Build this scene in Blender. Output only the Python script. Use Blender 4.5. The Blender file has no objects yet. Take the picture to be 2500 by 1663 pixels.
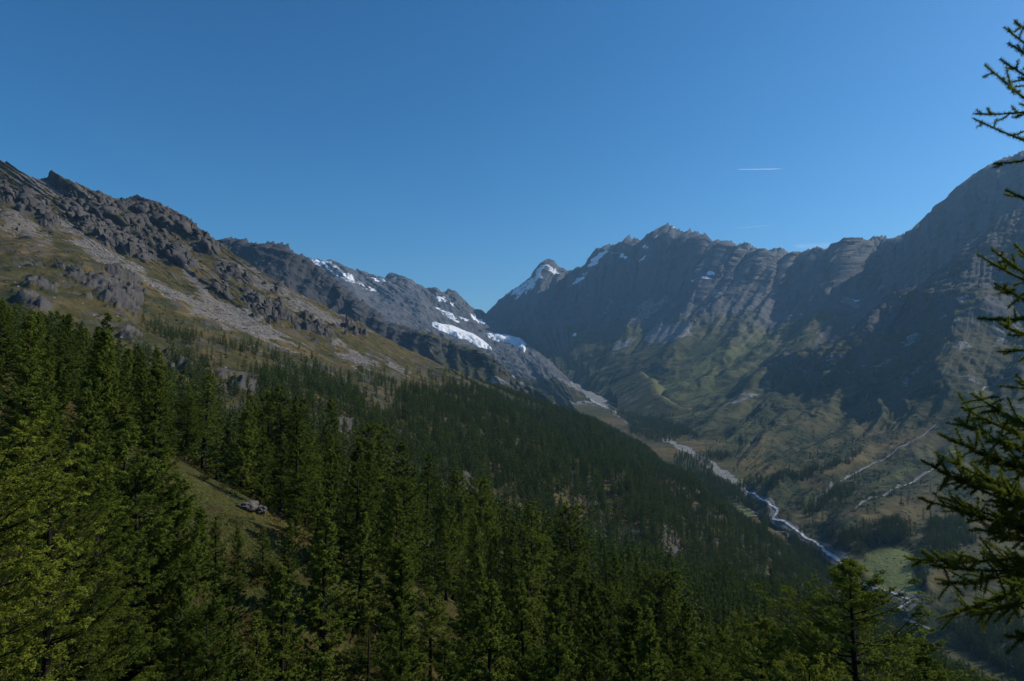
import bpy, math, random
import numpy as np
from mathutils import Vector, Matrix
from mathutils.bvhtree import BVHTree

# ------------------------------------------------------------------ camera, sky, sun, exposure
scene = bpy.context.scene
COL = scene.collection
FPX, CX, CY, HOR = 2500 * 24 / 36.0, 1250.0, 831.5, 930.0
PITCH = math.atan((HOR - CY) / FPX)
cam = bpy.data.cameras.new('camera')
cam.lens = 24.0; cam.sensor_width = 36.0; cam.sensor_fit = 'HORIZONTAL'
cam.clip_start = 0.5; cam.clip_end = 60000.0
camo = bpy.data.objects.new('camera', cam); COL.objects.link(camo)
camo.location = (0, 0, 0); camo.rotation_euler = (math.radians(90) + PITCH, 0, 0)
scene.camera = camo

SUN_AZ, SUN_EL = math.radians(76), math.radians(36)       # azimuth clockwise from +Y (view direction)
SUN_DIR = Vector((math.sin(SUN_AZ) * math.cos(SUN_EL), math.cos(SUN_AZ) * math.cos(SUN_EL), math.sin(SUN_EL)))
world = bpy.data.worlds.new('World'); scene.world = world; world.use_nodes = True
wn = world.node_tree
for n in list(wn.nodes): wn.nodes.remove(n)
sky = wn.nodes.new('ShaderNodeTexSky'); sky.sky_type = 'NISHITA'; sky.sun_disc = False
sky.sun_elevation = SUN_EL; sky.sun_rotation = SUN_AZ
sky.altitude = 0; sky.air_density = 1.0; sky.dust_density = 0.6; sky.ozone_density = 6.0
bg = wn.nodes.new('ShaderNodeBackground'); bg.inputs['Strength'].default_value = 0.099
wo = wn.nodes.new('ShaderNodeOutputWorld')
hs = wn.nodes.new('ShaderNodeHueSaturation'); hs.inputs['Hue'].default_value = 0.49; hs.inputs['Saturation'].default_value = 1.2      # the photograph's strong blue
gm = wn.nodes.new('ShaderNodeGamma'); gm.inputs['Gamma'].default_value = 1.2
wn.links.new(sky.outputs['Color'], hs.inputs['Color']); wn.links.new(hs.outputs[0], gm.inputs['Color']); wn.links.new(gm.outputs[0], bg.inputs['Color']); wn.links.new(bg.outputs[0], wo.inputs['Surface'])
sl = bpy.data.lights.new('sun', 'SUN'); sl.energy = 5.0; sl.angle = math.radians(0.53); sl.color = (1.0, 0.95, 0.87)
so = bpy.data.objects.new('sun', sl); COL.objects.link(so)
so.rotation_euler = (-SUN_DIR).to_track_quat('-Z', 'Y').to_euler(); so.location = (2000, 0, 3000)
scene.view_settings.view_transform = 'Standard'; scene.view_settings.look = 'None'
scene.view_settings.gamma = 1.0; scene.view_settings.use_curve_mapping = False
scene.view_settings.exposure = -0.25
scene.render.engine = 'CYCLES'
cy = scene.cycles
cy.use_denoising = True; cy.max_bounces = 5; cy.diffuse_bounces = 2; cy.glossy_bounces = 1
cy.transmission_bounces = 3; cy.volume_bounces = 0; cy.transparent_max_bounces = 16
cy.use_adaptive_sampling = True; cy.adaptive_threshold = 0.02
cy.caustics_reflective = False; cy.caustics_refractive = False
scene.render.film_transparent = False

rng = np.random.default_rng(7)
# ------------------------------------------------------------------ pixel <-> place helpers (source photo 2500 x 1663)
CP, SP = math.cos(PITCH), math.sin(PITCH)
def P(px, py, Y):
    px, py, Y = np.asarray(px, float), np.asarray(py, float), np.asarray(Y, float)
    a = (px - CX) / FPX; b = -(py - CY) / FPX
    dy = CP - b * SP; dz = SP + b * CP
    t = Y / dy
    return np.stack([a * t, Y + 0 * t, dz * t], -1)
def proj(v):
    d = v[..., 1] * CP + v[..., 2] * SP
    u = -v[..., 1] * SP + v[..., 2] * CP
    d = np.maximum(d, 1e-3)
    return CX + v[..., 0] / d * FPX, CY - u / d * FPX
def Z(offx, offy, pts, k=2357 / 850.0):
    return [(offx + x / k, offy + y / k) for x, y in pts]

# ------------------------------------------------------------------ noise
_perm = np.random.default_rng(3).permutation(4096).astype(np.int64)
_g = np.random.default_rng(5).normal(size=(4096, 3)); _g /= np.linalg.norm(_g, axis=1)[:, None]
def perlin(p):
    i = np.floor(p).astype(np.int64); f = p - i
    w = f * f * f * (f * (f * 6 - 15) + 10)
    out = 0
    for dx in (0, 1):
        hx = _perm[(i[:, 0] + dx) & 4095]; wx = w[:, 0] if dx else 1 - w[:, 0]
        for dy in (0, 1):
            hy = _perm[(hx + i[:, 1] + dy) & 4095]; wy = w[:, 1] if dy else 1 - w[:, 1]
            for dz in (0, 1):
                h = _perm[(hy + i[:, 2] + dz) & 4095]; wz = w[:, 2] if dz else 1 - w[:, 2]
                g = _g[h]
                d = g[:, 0] * (f[:, 0] - dx) + g[:, 1] * (f[:, 1] - dy) + g[:, 2] * (f[:, 2] - dz)
                out = out + d * wx * wy * wz
    return out * 1.5
def fbm(p, octv=4, gain=0.5, lac=2.03):
    a, s = 1.0, 0
    for k in range(octv):
        s = s + a * perlin(p + 17.3 * k); a *= gain; p = p * lac
    return s
def ridged(p, octv=3, gain=0.5, lac=2.1):
    a, s = 1.0, 0
    for k in range(octv):
        s = s + a * (1 - 2 * np.abs(perlin(p + 31.7 * k))); a *= gain; p = p * lac
    return s
def blocks_noise(p, seed=0):
    """angular blocks: every cell of a jittered lattice gets its own level and tilt"""
    i = np.floor(p).astype(np.int64); best = np.full(len(p), 1e9); out = np.zeros(len(p))
    for dx in (-1, 0, 1):
        for dy in (-1, 0, 1):
            for dz in (-1, 0, 1):
                c = i + (dx, dy, dz); h = _perm[(_perm[(_perm[(c[:, 0] + seed) & 4095] + c[:, 1]) & 4095] + c[:, 2]) & 4095]
                g = _g[h]; q = p - (c + .5 + .42 * g); d = (q * q).sum(1); m = d < best
                val = g[:, 0] + (q * _g[(h + 77) & 4095]).sum(1) * 1.1
                out = np.where(m, val, out); best = np.where(m, d, best)
    return out
def smooth(a, b, x):
    t = np.clip((x - a) / (b - a), 0, 1); return t * t * (3 - 2 * t)
def hermite(xs, ys, x):
    """smooth interpolation of rows ys (K, ...) at xs (K) to x (n): Catmull style with clamped tangents"""
    xs = np.asarray(xs, float); ys = np.asarray(ys, float); x = np.asarray(x, float)
    sh = (-1,) + (1,) * (ys.ndim - 1)
    d = np.diff(ys, axis=0) / np.diff(xs).reshape(sh)
    m = np.empty_like(ys); m[0] = d[0]; m[-1] = d[-1]; m[1:-1] = 0.5 * (d[1:] + d[:-1])
    k = np.clip(np.searchsorted(xs, x) - 1, 0, len(xs) - 2)
    h = (xs[k + 1] - xs[k]).reshape(sh); t = ((x - xs[k]) / (xs[k + 1] - xs[k])).reshape(sh)
    t2, t3 = t * t, t * t * t
    return (2*t3-3*t2+1)*ys[k] + (t3-2*t2+t)*h*m[k] + (-2*t3+3*t2)*ys[k+1] + (t3-t2)*h*m[k+1]
# pixel-space outlines of ground cover (traced), tested on the projected surface
def inpoly(px, py, poly):
    r = np.zeros(px.shape, bool); n = len(poly)
    for i in range(n):
        x0, y0 = poly[i]; x1, y1 = poly[(i + 1) % n]
        if y0 == y1: continue
        c = ((y0 > py) != (y1 > py)) & (px < (x1 - x0) * (py - y0) / (y1 - y0) + x0)
        r ^= c
    return r
def segdist(px, py, pts):
    """distance to polyline and the arc parameter 0..1 of the nearest point"""
    pts = np.asarray(pts, float); L = np.r_[0, np.cumsum(np.hypot(*np.diff(pts[:, :2], axis=0).T))]
    best = np.full(px.shape, 1e9); par = np.zeros(px.shape)
    for i in range(len(pts) - 1):
        a, b = pts[i, :2], pts[i + 1, :2]; d = b - a; l2 = (d ** 2).sum()
        t = np.clip(((px - a[0]) * d[0] + (py - a[1]) * d[1]) / l2, 0, 1)
        q = np.hypot(px - a[0] - t * d[0], py - a[1] - t * d[1])
        m = q < best
        best = np.where(m, q, best); par = np.where(m, (L[i] + t * (L[i + 1] - L[i])) / L[-1], par)
    return best, par
def _near(px, py, pts, m):
    a = np.asarray(pts, float)
    return np.flatnonzero((px > a[:, 0].min() - m) & (px < a[:, 0].max() + m) & (py > a[:, 1].min() - m) & (py < a[:, 1].max() + m))
def polymask(px, py, poly, soft):
    out = np.zeros(px.shape); k = _near(px, py, poly, soft); x, y = px[k], py[k]
    d, _ = segdist(x, y, list(poly) + [poly[0]])
    out[k] = smooth(-soft, soft, np.where(inpoly(x, y, poly), d, -d))
    return out
def stroke(px, py, pts, w, soft=6):
    out = np.zeros(px.shape); k = _near(px, py, pts, soft + max(w)); x, y = px[k], py[k]
    d, t = segdist(x, y, pts)
    out[k] = smooth(soft, -soft, d - np.interp(t, np.linspace(0, 1, len(w)), w))
    return out

# ------------------------------------------------------------------ mesh helpers
def mesh_np(name, v, f, mat=None, smooth_shade=True):
    m = bpy.data.meshes.new(name)
    v = np.ascontiguousarray(v, np.float32); f = np.ascontiguousarray(f, np.int32)
    k = f.shape[1]
    m.vertices.add(len(v)); m.vertices.foreach_set('co', v.ravel())
    m.loops.add(f.size); m.loops.foreach_set('vertex_index', f.ravel())
    m.polygons.add(len(f)); m.polygons.foreach_set('loop_start', np.arange(0, f.size, k, dtype=np.int32))
    m.polygons.foreach_set('loop_total', np.full(len(f), k, np.int32))
    m.polygons.foreach_set('use_smooth', np.full(len(f), smooth_shade, bool))
    if mat: m.materials.append(mat)
    m.update(calc_edges=True)
    return m
def attr(m, name, arr):
    a = m.attributes.new(name, 'FLOAT_COLOR', 'POINT')
    d = np.ones((len(m.vertices), 4), np.float32); d[:, :arr.shape[1]] = arr
    a.data.foreach_set('color', d.ravel())
def link(name, mesh, parent=None, **props):
    o = bpy.data.objects.new(name, mesh); COL.objects.link(o)
    if parent: o.parent = parent
    for k, v in props.items(): o[k] = v
    return o
def gridfaces(nv, nu):
    i = np.arange(nv * nu).reshape(nv, nu)
    return np.stack([i[:-1, :-1], i[1:, :-1], i[1:, 1:], i[:-1, 1:]], -1).reshape(-1, 4)
def gnormals(V):
    du = np.gradient(V, axis=1); dv = np.gradient(V, axis=0)
    n = np.cross(dv, du); n /= np.linalg.norm(n, axis=-1, keepdims=True) + 1e-9
    return n

# ------------------------------------------------------------------ materials
def new_mat(name):
    m = bpy.data.materials.new(name); m.use_nodes = True
    nt = m.node_tree
    for n in list(nt.nodes): nt.nodes.remove(n)
    out = nt.nodes.new('ShaderNodeOutputMaterial')
    b = nt.nodes.new('ShaderNodeBsdfPrincipled'); nt.links.new(b.outputs[0], out.inputs[0])
    b.inputs['Roughness'].default_value = 0.9
    b.inputs['Specular IOR Level'].default_value = 0.1
    return m, nt, b, out
class NB:
    """small node-building helper"""
    def __init__(s, nt): s.nt = nt
    def n(s, t, **k):
        x = s.nt.nodes.new(t)
        for a, v in k.items(): setattr(x, a, v)
        return x
    def l(s, a, b): s.nt.links.new(a, b)
    def pos(s):
        return s.n('ShaderNodeNewGeometry').outputs['Position']
    def noise(s, scale, detail=5, rough=0.6, vec=None, sq=(1, 1, 1)):
        mp = s.n('ShaderNodeMapping'); s.l(vec or s.pos(), mp.inputs[0]); mp.inputs['Scale'].default_value = sq
        x = s.n('ShaderNodeTexNoise'); s.l(mp.outputs[0], x.inputs['Vector'])
        x.inputs['Scale'].default_value = scale; x.inputs['Detail'].default_value = detail; x.inputs['Roughness'].default_value = rough
        return x.outputs['Fac']
    def vor(s, scale, out='Color', vec=None):
        x = s.n('ShaderNodeTexVoronoi'); s.l(vec or s.pos(), x.inputs['Vector']); x.inputs['Scale'].default_value = scale
        return x.outputs[out]
    def ramp(s, fac, stops, interp='LINEAR'):
        r = s.n('ShaderNodeValToRGB'); s.l(fac, r.inputs[0]); cr = r.color_ramp; cr.interpolation = interp
        while len(cr.elements) < len(stops): cr.elements.new(0.5)
        for e, (p, c) in zip(cr.elements, stops):
            e.position = p; e.color = (*c, 1) if len(c) == 3 else c
        return r.outputs['Color']
    def rng(s, fac, a, b, c=0.0, d=1.0):
        r = s.n('ShaderNodeMapRange'); s.l(fac, r.inputs[0])
        for i, v in enumerate((a, b, c, d)): r.inputs[i + 1].default_value = v
        return r.outputs[0]
    def mix(s, fac, a, b, mode='MIX'):
        m = s.n('ShaderNodeMix', data_type='RGBA', blend_type=mode)
        for sock, v in ((m.inputs[0], fac), (m.inputs[6], a), (m.inputs[7], b)):
            if hasattr(v, 'is_linked'): s.l(v, sock)
            else: sock.default_value = v if isinstance(v, float) else (*v, 1)
        return m.outputs[2]
    def math(s, op, a, b):
        m = s.n('ShaderNodeMath', operation=op)
        for sock, v in ((m.inputs[0], a), (m.inputs[1], b)):
            if hasattr(v, 'is_linked'): s.l(v, sock)
            else: sock.default_value = v
        return m.outputs[0]
    def attr(s, name):
        a = s.n('ShaderNodeAttribute', attribute_name=name)
        sp = s.n('ShaderNodeSeparateColor'); s.l(a.outputs['Color'], sp.inputs[0])
        return sp.outputs[0], sp.outputs[1], sp.outputs[2]

def terrain_material(name, px, grass=((.055,.060,.020), (.085,.078,.028), (.115,.088,.040)), rock=((.075,.072,.070), (.15,.142,.135)),
                     scree=((.15,.143,.133), (.31,.295,.275)), rock_sq=(1, 1, 1)):
    """ground cover by masks (rock, scree, snow | dry, lush, dark shrub); px = metres that one detail should span"""
    m, nt, b, out = new_mat(name); q = NB(nt)
    rk, sc, sn = q.attr('cover'); dry, lush, shr = q.attr('cover2')
    big = q.noise(1 / (px * 45), 6, .62); med = q.noise(1 / (px * 9), 6, .65); fine = q.noise(1 / (px * 2.2), 4, .7)
    g = q.ramp(big, [(.36, grass[0]), (.5, grass[1]), (.66, grass[2])])
    g = q.mix(q.rng(med, .35, .68), q.mix(0.45, g, (0, 0, 0)), g)
    g = q.mix(q.math('MULTIPLY', dry, q.rng(med, .25, .6)), g, (.155, .105, .042))
    g = q.mix(q.math('MULTIPLY', lush, q.rng(med, .1, .45)), g, (.125, .145, .048))
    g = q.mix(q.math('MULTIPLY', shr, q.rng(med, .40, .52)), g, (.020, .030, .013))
    r = q.ramp(q.noise(1 / (px * 14), 8, .68, sq=rock_sq), [(.3, rock[0]), (.7, rock[1])])
    r = q.mix(q.rng(fine, .35, .7, 0, .5), r, (.05, .048, .047))
    cell = q.vor(1 / (px * 1.5))
    bw = q.n('ShaderNodeRGBToBW'); q.l(cell, bw.inputs[0])
    s = q.mix(q.rng(bw.outputs[0], .2, .8), scree[0], scree[1])
    s = q.mix(q.rng(med, .3, .7, 0, .55), s, (scree[0][0] * .8, scree[0][1] * .78, scree[0][2] * .74))
    c = q.mix(q.rng(q.math('ADD', sc, q.math('MULTIPLY', q.math('SUBTRACT', med, .5), 1.5)), .42, .58), g, s)
    c = q.mix(q.rng(q.math('ADD', rk, q.math('MULTIPLY', q.math('SUBTRACT', fine, .5), 1.0)), .4, .6), c, r)
    snow_f = q.rng(q.math('ADD', sn, q.math('MULTIPLY', q.math('SUBTRACT', med, .5), 1.3)), .45, .56)
    c = q.mix(snow_f, c, (.80, .82, .86))
    q.l(c, b.inputs['Base Color'])
    bump = q.n('ShaderNodeBump'); bump.inputs['Strength'].default_value = 0.55; bump.inputs['Distance'].default_value = px * 1.6
    h = q.math('ADD', q.math('MULTIPLY', fine, .6), q.math('ADD', q.math('MULTIPLY', med, 1.6), q.math('MULTIPLY', q.math('MULTIPLY', bw.outputs[0], sc), .8)))
    q.l(h, bump.inputs['Height']); q.l(bump.outputs[0], b.inputs['Normal'])
    return m

def cover(m, rock=None, scree=None, snow=None, dry=None, lush=None, shrub=None):
    n = len(m.vertices); z = np.zeros(n)
    f = lambda a: z if a is None else np.clip(a, 0, 1)
    attr(m, 'cover', np.stack([f(rock), f(scree), f(snow)], 1)); attr(m, 'cover2', np.stack([f(dry), f(lush), f(shrub)], 1))

def loft(cols_u, rows, row_v, nu, nv, vpow=1.0, u=None):
    """rows: list of arrays (K, 3) of (px, py, Y) per column, or a callable giving the dense first row"""
    u = np.linspace(cols_u[0], cols_u[-1], nu) if u is None else u
    R = []
    for r in rows:
        q = r(u) if callable(r) else hermite(cols_u, np.asarray(r, float), u)
        R.append(P(q[:, 0], q[:, 1], q[:, 2]))
    v = np.linspace(0, 1, nv) ** vpow
    return u, v, hermite(row_v, np.stack(R), v)      # (nv, nu, 3)
def ridge_row(trace, Yx, Yv, cols_px, cols_u, jag=9.0):
    tx = np.array([p[0] for p in trace]); ty = np.array([p[1] for p in trace])
    def f(u):
        px = np.interp(u, cols_u, cols_px)
        j = np.stack([px / 17.0, np.full_like(px, len(tx) * 1.7), np.zeros_like(px)], 1)
        return np.stack([px, np.interp(px, tx, ty) - jag * (.3 + .7 * smooth(1380, 1520, px) if jag > 12 else 1.0) * (np.abs(fbm(j, 4, .65)) - .25), np.interp(px, Yx, Yv)], -1)
    return f
def add_back(V, dist, drop, n=8):
    """the far side of the mountain behind its crest"""
    r = V[0]; d = r[:, :2] / np.linalg.norm(r[:, :2], axis=1)[:, None]
    t = np.linspace(1, 1 / n, n)[:, None, None]
    B = np.empty((n, V.shape[1], 3))
    B[..., :2] = r[None, :, :2] + d[None] * dist * t; B[..., 2] = r[None, :, 2] - drop * t[..., 0] ** 1.1
    return np.concatenate([B, V], 0)
TERR = {}
def finish(name, V, mat, **pr):
    nv, nu, _ = V.shape
    m = mesh_np(name, V.reshape(-1, 3), gridfaces(nv, nu), mat)
    o = link(name, m, kind='structure', **pr); TERR[name] = (o, V)
    return o, m

def valley_side_cover(px, py, pv):
    j = fbm(pv / 60.0, 3) * 9
    px, py = px + j, py + j
    lush = polymask(px, py, Z(1650,900,[(1225,1320),(1290,1240),(1500,1230),(1640,1260),(1620,1400),(1660,1530),(1420,1480)]), 8)
    lush = np.maximum(lush, polymask(px, py, Z(1650,900,[(340,760),(560,740),(550,760),(430,790)]), 4))
    lush = np.maximum(lush, .5 * polymask(px, py, Z(1150,500,[(1250,1230),(1500,1100),(1900,880),(2100,900),(1700,1180),(1500,1380),(1350,1330)]), 30))
    lush = np.maximum(lush, .6 * stroke(px, py, Z(1650,900,[(1650,640),(1500,720),(1350,800)]), [8, 12, 8], 10))
    dry = .75 * polymask(px, py, Z(1650,900,[(0,540),(150,470),(330,450),(380,480),(200,590),(0,600)]), 8)
    dry = np.maximum(dry, .6 * polymask(px, py, Z(1650,900,[(250,690),(480,560),(620,480),(580,640),(760,680),(560,740),(350,750)]), 12))
    dry = np.maximum(dry, .7 * stroke(px, py, Z(1650,900,[(1700,420),(1500,480),(1200,630),(1000,700)]), [8, 14, 18, 6], 10))
    dry = np.maximum(dry, .7 * polymask(px, py, Z(1650,900,[(1250,960),(1500,880),(1750,780),(1850,900),(1600,1080),(1300,1020)]), 20))
    dry = np.maximum(dry, .7 * polymask(px, py, Z(1650,900,[(1660,1500),(1750,1340),(1950,1230),(2150,1250),(1900,1400),(1750,1520)]), 14))
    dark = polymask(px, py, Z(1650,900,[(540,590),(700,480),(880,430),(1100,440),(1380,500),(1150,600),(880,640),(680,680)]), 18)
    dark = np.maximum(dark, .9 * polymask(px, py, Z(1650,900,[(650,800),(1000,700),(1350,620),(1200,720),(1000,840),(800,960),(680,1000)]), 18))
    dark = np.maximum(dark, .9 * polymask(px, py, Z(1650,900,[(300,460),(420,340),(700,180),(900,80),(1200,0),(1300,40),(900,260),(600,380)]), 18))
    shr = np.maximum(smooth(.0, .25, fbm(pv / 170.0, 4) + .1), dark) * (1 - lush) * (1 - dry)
    return lush, dry, shr

_sr = np.random.default_rng(41)
SPURS = [([(1943,734),(1850,805),(1770,890),(1691,987)], 30, .5), ([(2057,640),(2032,740),(1960,815),(1850,880),(1720,965)], 34, .55), ([(2209,729),(2100,800),(1980,880),(1850,955),(1760,1030)], 34, .5), ([(2400,770),(2280,850),(2150,935),(1960,1055)], 40, .5),
         ([(1750,800),(1660,870),(1600,940)], 24, .45), ([(2500,850),(2300,970),(2100,1085)], 40, .45), ([(2330,660),(2290,760),(2190,850),(2080,910)], 34, .55), ([(2180,760),(2120,850),(2010,930)], 26, .45)]
for _i in range(26):
    _t = _sr.random(); _x, _y = 1580 + 1000 * _t + _sr.uniform(-40, 40), 850 - 60 * _t + _sr.uniform(-50, 170); _l = _sr.uniform(110, 330); _m = _sr.uniform(.55, .85)
    SPURS.append(([(_x, _y), (_x - _l * .5 + _sr.uniform(-16, 16), _y + _l * .5 * _m), (_x - _l, _y + _l * _m + _sr.uniform(-14, 14))], _sr.uniform(14, 30), _sr.uniform(.25, .5)))
def spur_relief(px, py, Y, j):
    """height of the rocky and grassy spurs that run down towards the valley, in metres"""
    h = np.zeros(len(px))
    for pts, w, k in SPURS:
        i = _near(px, py, pts, w * 1.6)
        if not len(i): continue
        d, t = segdist(px[i] + j[i], py[i] + j[i] * .6, pts); ww = w * (.55 + .6 * t)
        h[i] = np.maximum(h[i], k * ww * (Y[i] / FPX) * np.clip(1 - d / ww, 0, 1) * smooth(0, .12, t) * smooth(1., .8, t))
    return h
# ================================================================== far wall on the right side of the valley
wall_trace = ([(1100, 790), (1179, 778)] + Z(1150, 500, [(100,745),(130,705),(180,660),(230,615),(280,575),(340,540),(400,490),(440,440),(470,405),(490,385),(515,366),(540,370),(565,382),(590,415),(620,435),(665,450),(690,440),(720,417),(745,420),(762,430),(800,385),(830,350),(870,312),(900,295),(940,278),(980,262),(1040,240),(1075,232),(1120,226),(1160,235),(1170,248),(1180,225),(1230,215),(1260,180),(1290,150),(1335,132),(1380,152),(1440,180),(1510,200),(1518,183),(1560,195),(1600,230),(1640,255),(1660,250),(1710,270),(1750,265),(1790,285),(1850,325),(1900,352),(1940,372),(1990,345),(2040,312),(2080,325),(2150,350),(2190,352)])
    + Z(1650, 350, [(850,740),(900,722),(970,718),(1000,725),(1025,742),(1045,732),(1080,745),(1130,750),(1180,712),(1230,690),(1255,670),(1300,672),(1330,645),(1380,628),(1410,635),(1450,660),(1500,668),(1530,640),(1545,625),(1605,610),(1625,565),(1700,545),(1740,530),(1745,505),(1800,465),(1900,390),(2000,310),(2010,280),(2030,240),(2080,200),(2125,145),(2250,90),(2357,50)])
    + [(2620, 300), (2750, 260), (2900, 300), (3100, 330), (3600, 420)])
cpx = [1130, 1179, 1335, 1420, 1632, 1850, 2000, 2150, 2300, 2500, 2750, 3100, 3600]
cu = np.arange(len(cpx), dtype=float)
ridge = ridge_row(wall_trace, [1100, 1180, 1340, 1420, 1632, 1850, 2000, 2200, 2500, 2900, 3600], [8700, 8500, 8150, 7700, 6800, 6100, 5700, 5200, 4600, 4250, 3900], cpx, cu, 17.0)
Mr = [(1170,800,8300),(1205,803,7900),(1290,790,7200),(1415,800,6500),(1590,785,5850),(1755,792,5200),(1925,786,4700),(2095,780,4200),(2265,790,3600),(2435,800,3100),(2650,820,2700),(2950,830,2400),(3500,850,2100)]
Ar = [(1200,815,7700),(1235,815,7350),(1330,850,6300),(1400,875,5650),(1505,890,4900),(1615,908,4150),(1745,945,3450),(1885,982,2920),(2080,1010,2500),(2250,1060,2000),(2450,1130,1650),(2750,1200,1350),(3200,1250,1150)]
Fr = [(1230,825,7200),(1265,828,6900),(1348,908,5500),(1400,936,5050),(1455,962,4350),(1515,992,3750),(1605,1041,2900),(1722,1096,2250),(1832,1180,1720),(1985,1325,1240),(2225,1478,968),(2560,1680,770),(3000,1950,660)]
Gr = [(p[0]-40 if i > 2 else p[0], p[1] + 60, p[2] * 0.93) for i, p in enumerate(Fr)]
u, v, V = loft(cu, [ridge, Mr, Ar, Fr, Gr], [0, .42, .72, .94, 1], 680, 320)
N = gnormals(V); N *= np.sign(N[..., 2:3] + 1e-9)
seg = np.linalg.norm(np.diff(V[137], axis=0), axis=1); um = np.r_[0, np.cumsum(seg)]
vv = v[:, None] + 0 * u[None]; uu = um[None] + 0 * v[:, None]
flat = V.reshape(-1, 3); U = uu.ravel(); W = vv.ravel()
warp = fbm(flat / 900.0, 3) * 170
env = smooth(0.0, .10, W) * (1 - .86 * smooth(.36, .75, W)); envr = smooth(0.0, .03, W)
ribs = 0
for wl, amp, st in ((1050, 95, .9), (460, 60, 1.6), (210, 30, 3.0), (95, 14, 5.5)):
    q = np.stack([(U + warp * .4) / wl, W * st * .7, np.full_like(U, wl * .37)], 1)
    ribs = ribs + amp * (1 - 2.2 * np.abs(perlin(q)))
det = ridged(np.stack([(U + warp * .5) / 85, W * 7.0, flat[:, 2] / 900], 1), 4, .6) * 13 + fbm(flat / 60.0, 4, .6) * 7
rough = 1 - .85 * smooth(.42, .66, W)
disp = env * ribs + envr * det * rough
gully = smooth(.5, .7, W) * (1 - smooth(.88, 1, W)) * (fbm(flat / np.array([420., 260., 420.]), 4, .5) * 26)
px, py = proj(flat); V = V + N * (disp + gully + smooth(.2, .4, W) * (1 - smooth(.86, .94, W)) * spur_relief(px, py, flat[:, 1], 10 * fbm(flat / 120., 3, .6))).reshape(V.shape[:2])[..., None]
V[..., 2] -= 60 * smooth(7.2, 8.4, u)[None] * smooth(.5, .66, v)[:, None]          # here the nearer shoulder covers the wall
V = add_back(V, 900, 700)
nb = 8
M_wall = terrain_material('far_rock_and_pasture', 9.0, grass=((.070,.078,.028), (.105,.104,.040), (.140,.120,.056)), rock=((.075,.076,.082), (.150,.148,.150)), rock_sq=(1, 1, .35))
o, m = finish('mountain_wall', V, M_wall, label='long grey rock wall with grassy lower slopes across the valley', category='mountain')
px, py = proj(V.reshape(-1, 3))
Wf = np.r_[np.zeros(nb * V.shape[1]), W]; nz = gnormals(V)[..., 2].ravel(); nz = np.abs(nz)
pv = V.reshape(-1, 3); n1 = fbm(pv / 260.0, 4)
rock = smooth(.80, .62, nz + .1 * n1) * smooth(.98, .6, Wf) + smooth(.56, .40, Wf + .06 * n1)
snow = np.zeros_like(rock); px0, py0 = px, py; px, py = px + 7 * fbm(pv / 90. + 3, 4, .6), py + 7 * fbm(pv / 90. + 13, 4, .6)
def zpoly(ox, oy, pts): return Z(ox, oy, pts)
for poly in (Z(1150,500,[(490,395),(540,420),(605,460),(570,465),(520,430)]), Z(1150,500,[(770,430),(870,312),(940,280),(925,320),(860,380),(830,410)]),
             Z(1150,500,[(940,312),(1000,325),(1080,360),(1060,375),(980,335)]), Z(1150,500,[(1120,360),(1190,352),(1150,385)]),
             Z(1150,500,[(290,640),(330,590),(395,560),(350,605)]), Z(1150,500,[(670,550),(710,515),(790,450),(740,520)]),
             Z(1150,500,[(1545,510),(1600,465),(1640,435),(1630,470)]), Z(1150,500,[(1475,518),(1505,493),(1500,510)]),
             Z(1150,500,[(685,632),(712,612),(700,630)]), Z(1150,500,[(1360,145),(1390,155),(1370,158)]),
             Z(1650,350,[(1195,1050),(1245,1045),(1230,1075)]), Z(1150,500,[(690,885),(715,872),(705,890)])):
    snow = np.maximum(snow, polymask(px, py, poly, 3.5))
snow = np.maximum(snow, .66 * polymask(px, py, Z(1150,500,[(200,640),(420,470),(505,370),(490,470),(440,560),(330,600)]), 8))
snow = np.maximum(snow, .55 * stroke(px, py, Z(1150,500,[(1170,300),(1250,210)]), [4, 4], 4))
scr = np.zeros_like(rock)
for poly in (Z(1150,500,[(1090,690),(1220,610),(1260,650),(1345,610),(1330,680),(1200,760),(1080,800),(1140,720)]),
             Z(1150,500,[(840,820),(900,720),(930,630),(985,580),(960,660),(900,760)]), Z(1150,500,[(1600,600),(1650,560),(1715,590),(1670,650)]),
             Z(1150,500,[(1190,880),(1250,800),(1520,800),(1480,880),(1300,940),(1180,930)]), Z(1150,500,[(920,990),(1000,930),(1120,900),(1060,960)]),
             Z(1650,350,[(1350,1040),(1380,970),(1435,930),(1420,990)]), Z(1650,350,[(1090,1010),(1180,1040),(1255,1105),(1210,1130),(1120,1060)])):
    scr = np.maximum(scr, polymask(px, py, poly, 9))
scr = np.maximum(scr, .5 * stroke(px, py, Z(1150,500,[(2357,1040),(2150,1150),(1900,1270),(1700,1380)]), [14, 12, 16, 10], 10))
scr = np.maximum(scr, .7 * stroke(px, py, [(2500,830),(2400,900),(2300,960)], [10, 8, 6], 6))
light_scree = scr
rock = rock * (1 - .9 * np.clip(scr, 0, 1))
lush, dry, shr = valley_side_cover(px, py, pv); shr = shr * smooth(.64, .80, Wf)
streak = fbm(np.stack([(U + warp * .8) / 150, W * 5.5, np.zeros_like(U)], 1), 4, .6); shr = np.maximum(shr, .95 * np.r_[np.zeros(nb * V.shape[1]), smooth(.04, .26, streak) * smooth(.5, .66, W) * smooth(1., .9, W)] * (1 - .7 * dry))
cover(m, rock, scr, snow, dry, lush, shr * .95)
WALL = (V, Wf)

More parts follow.
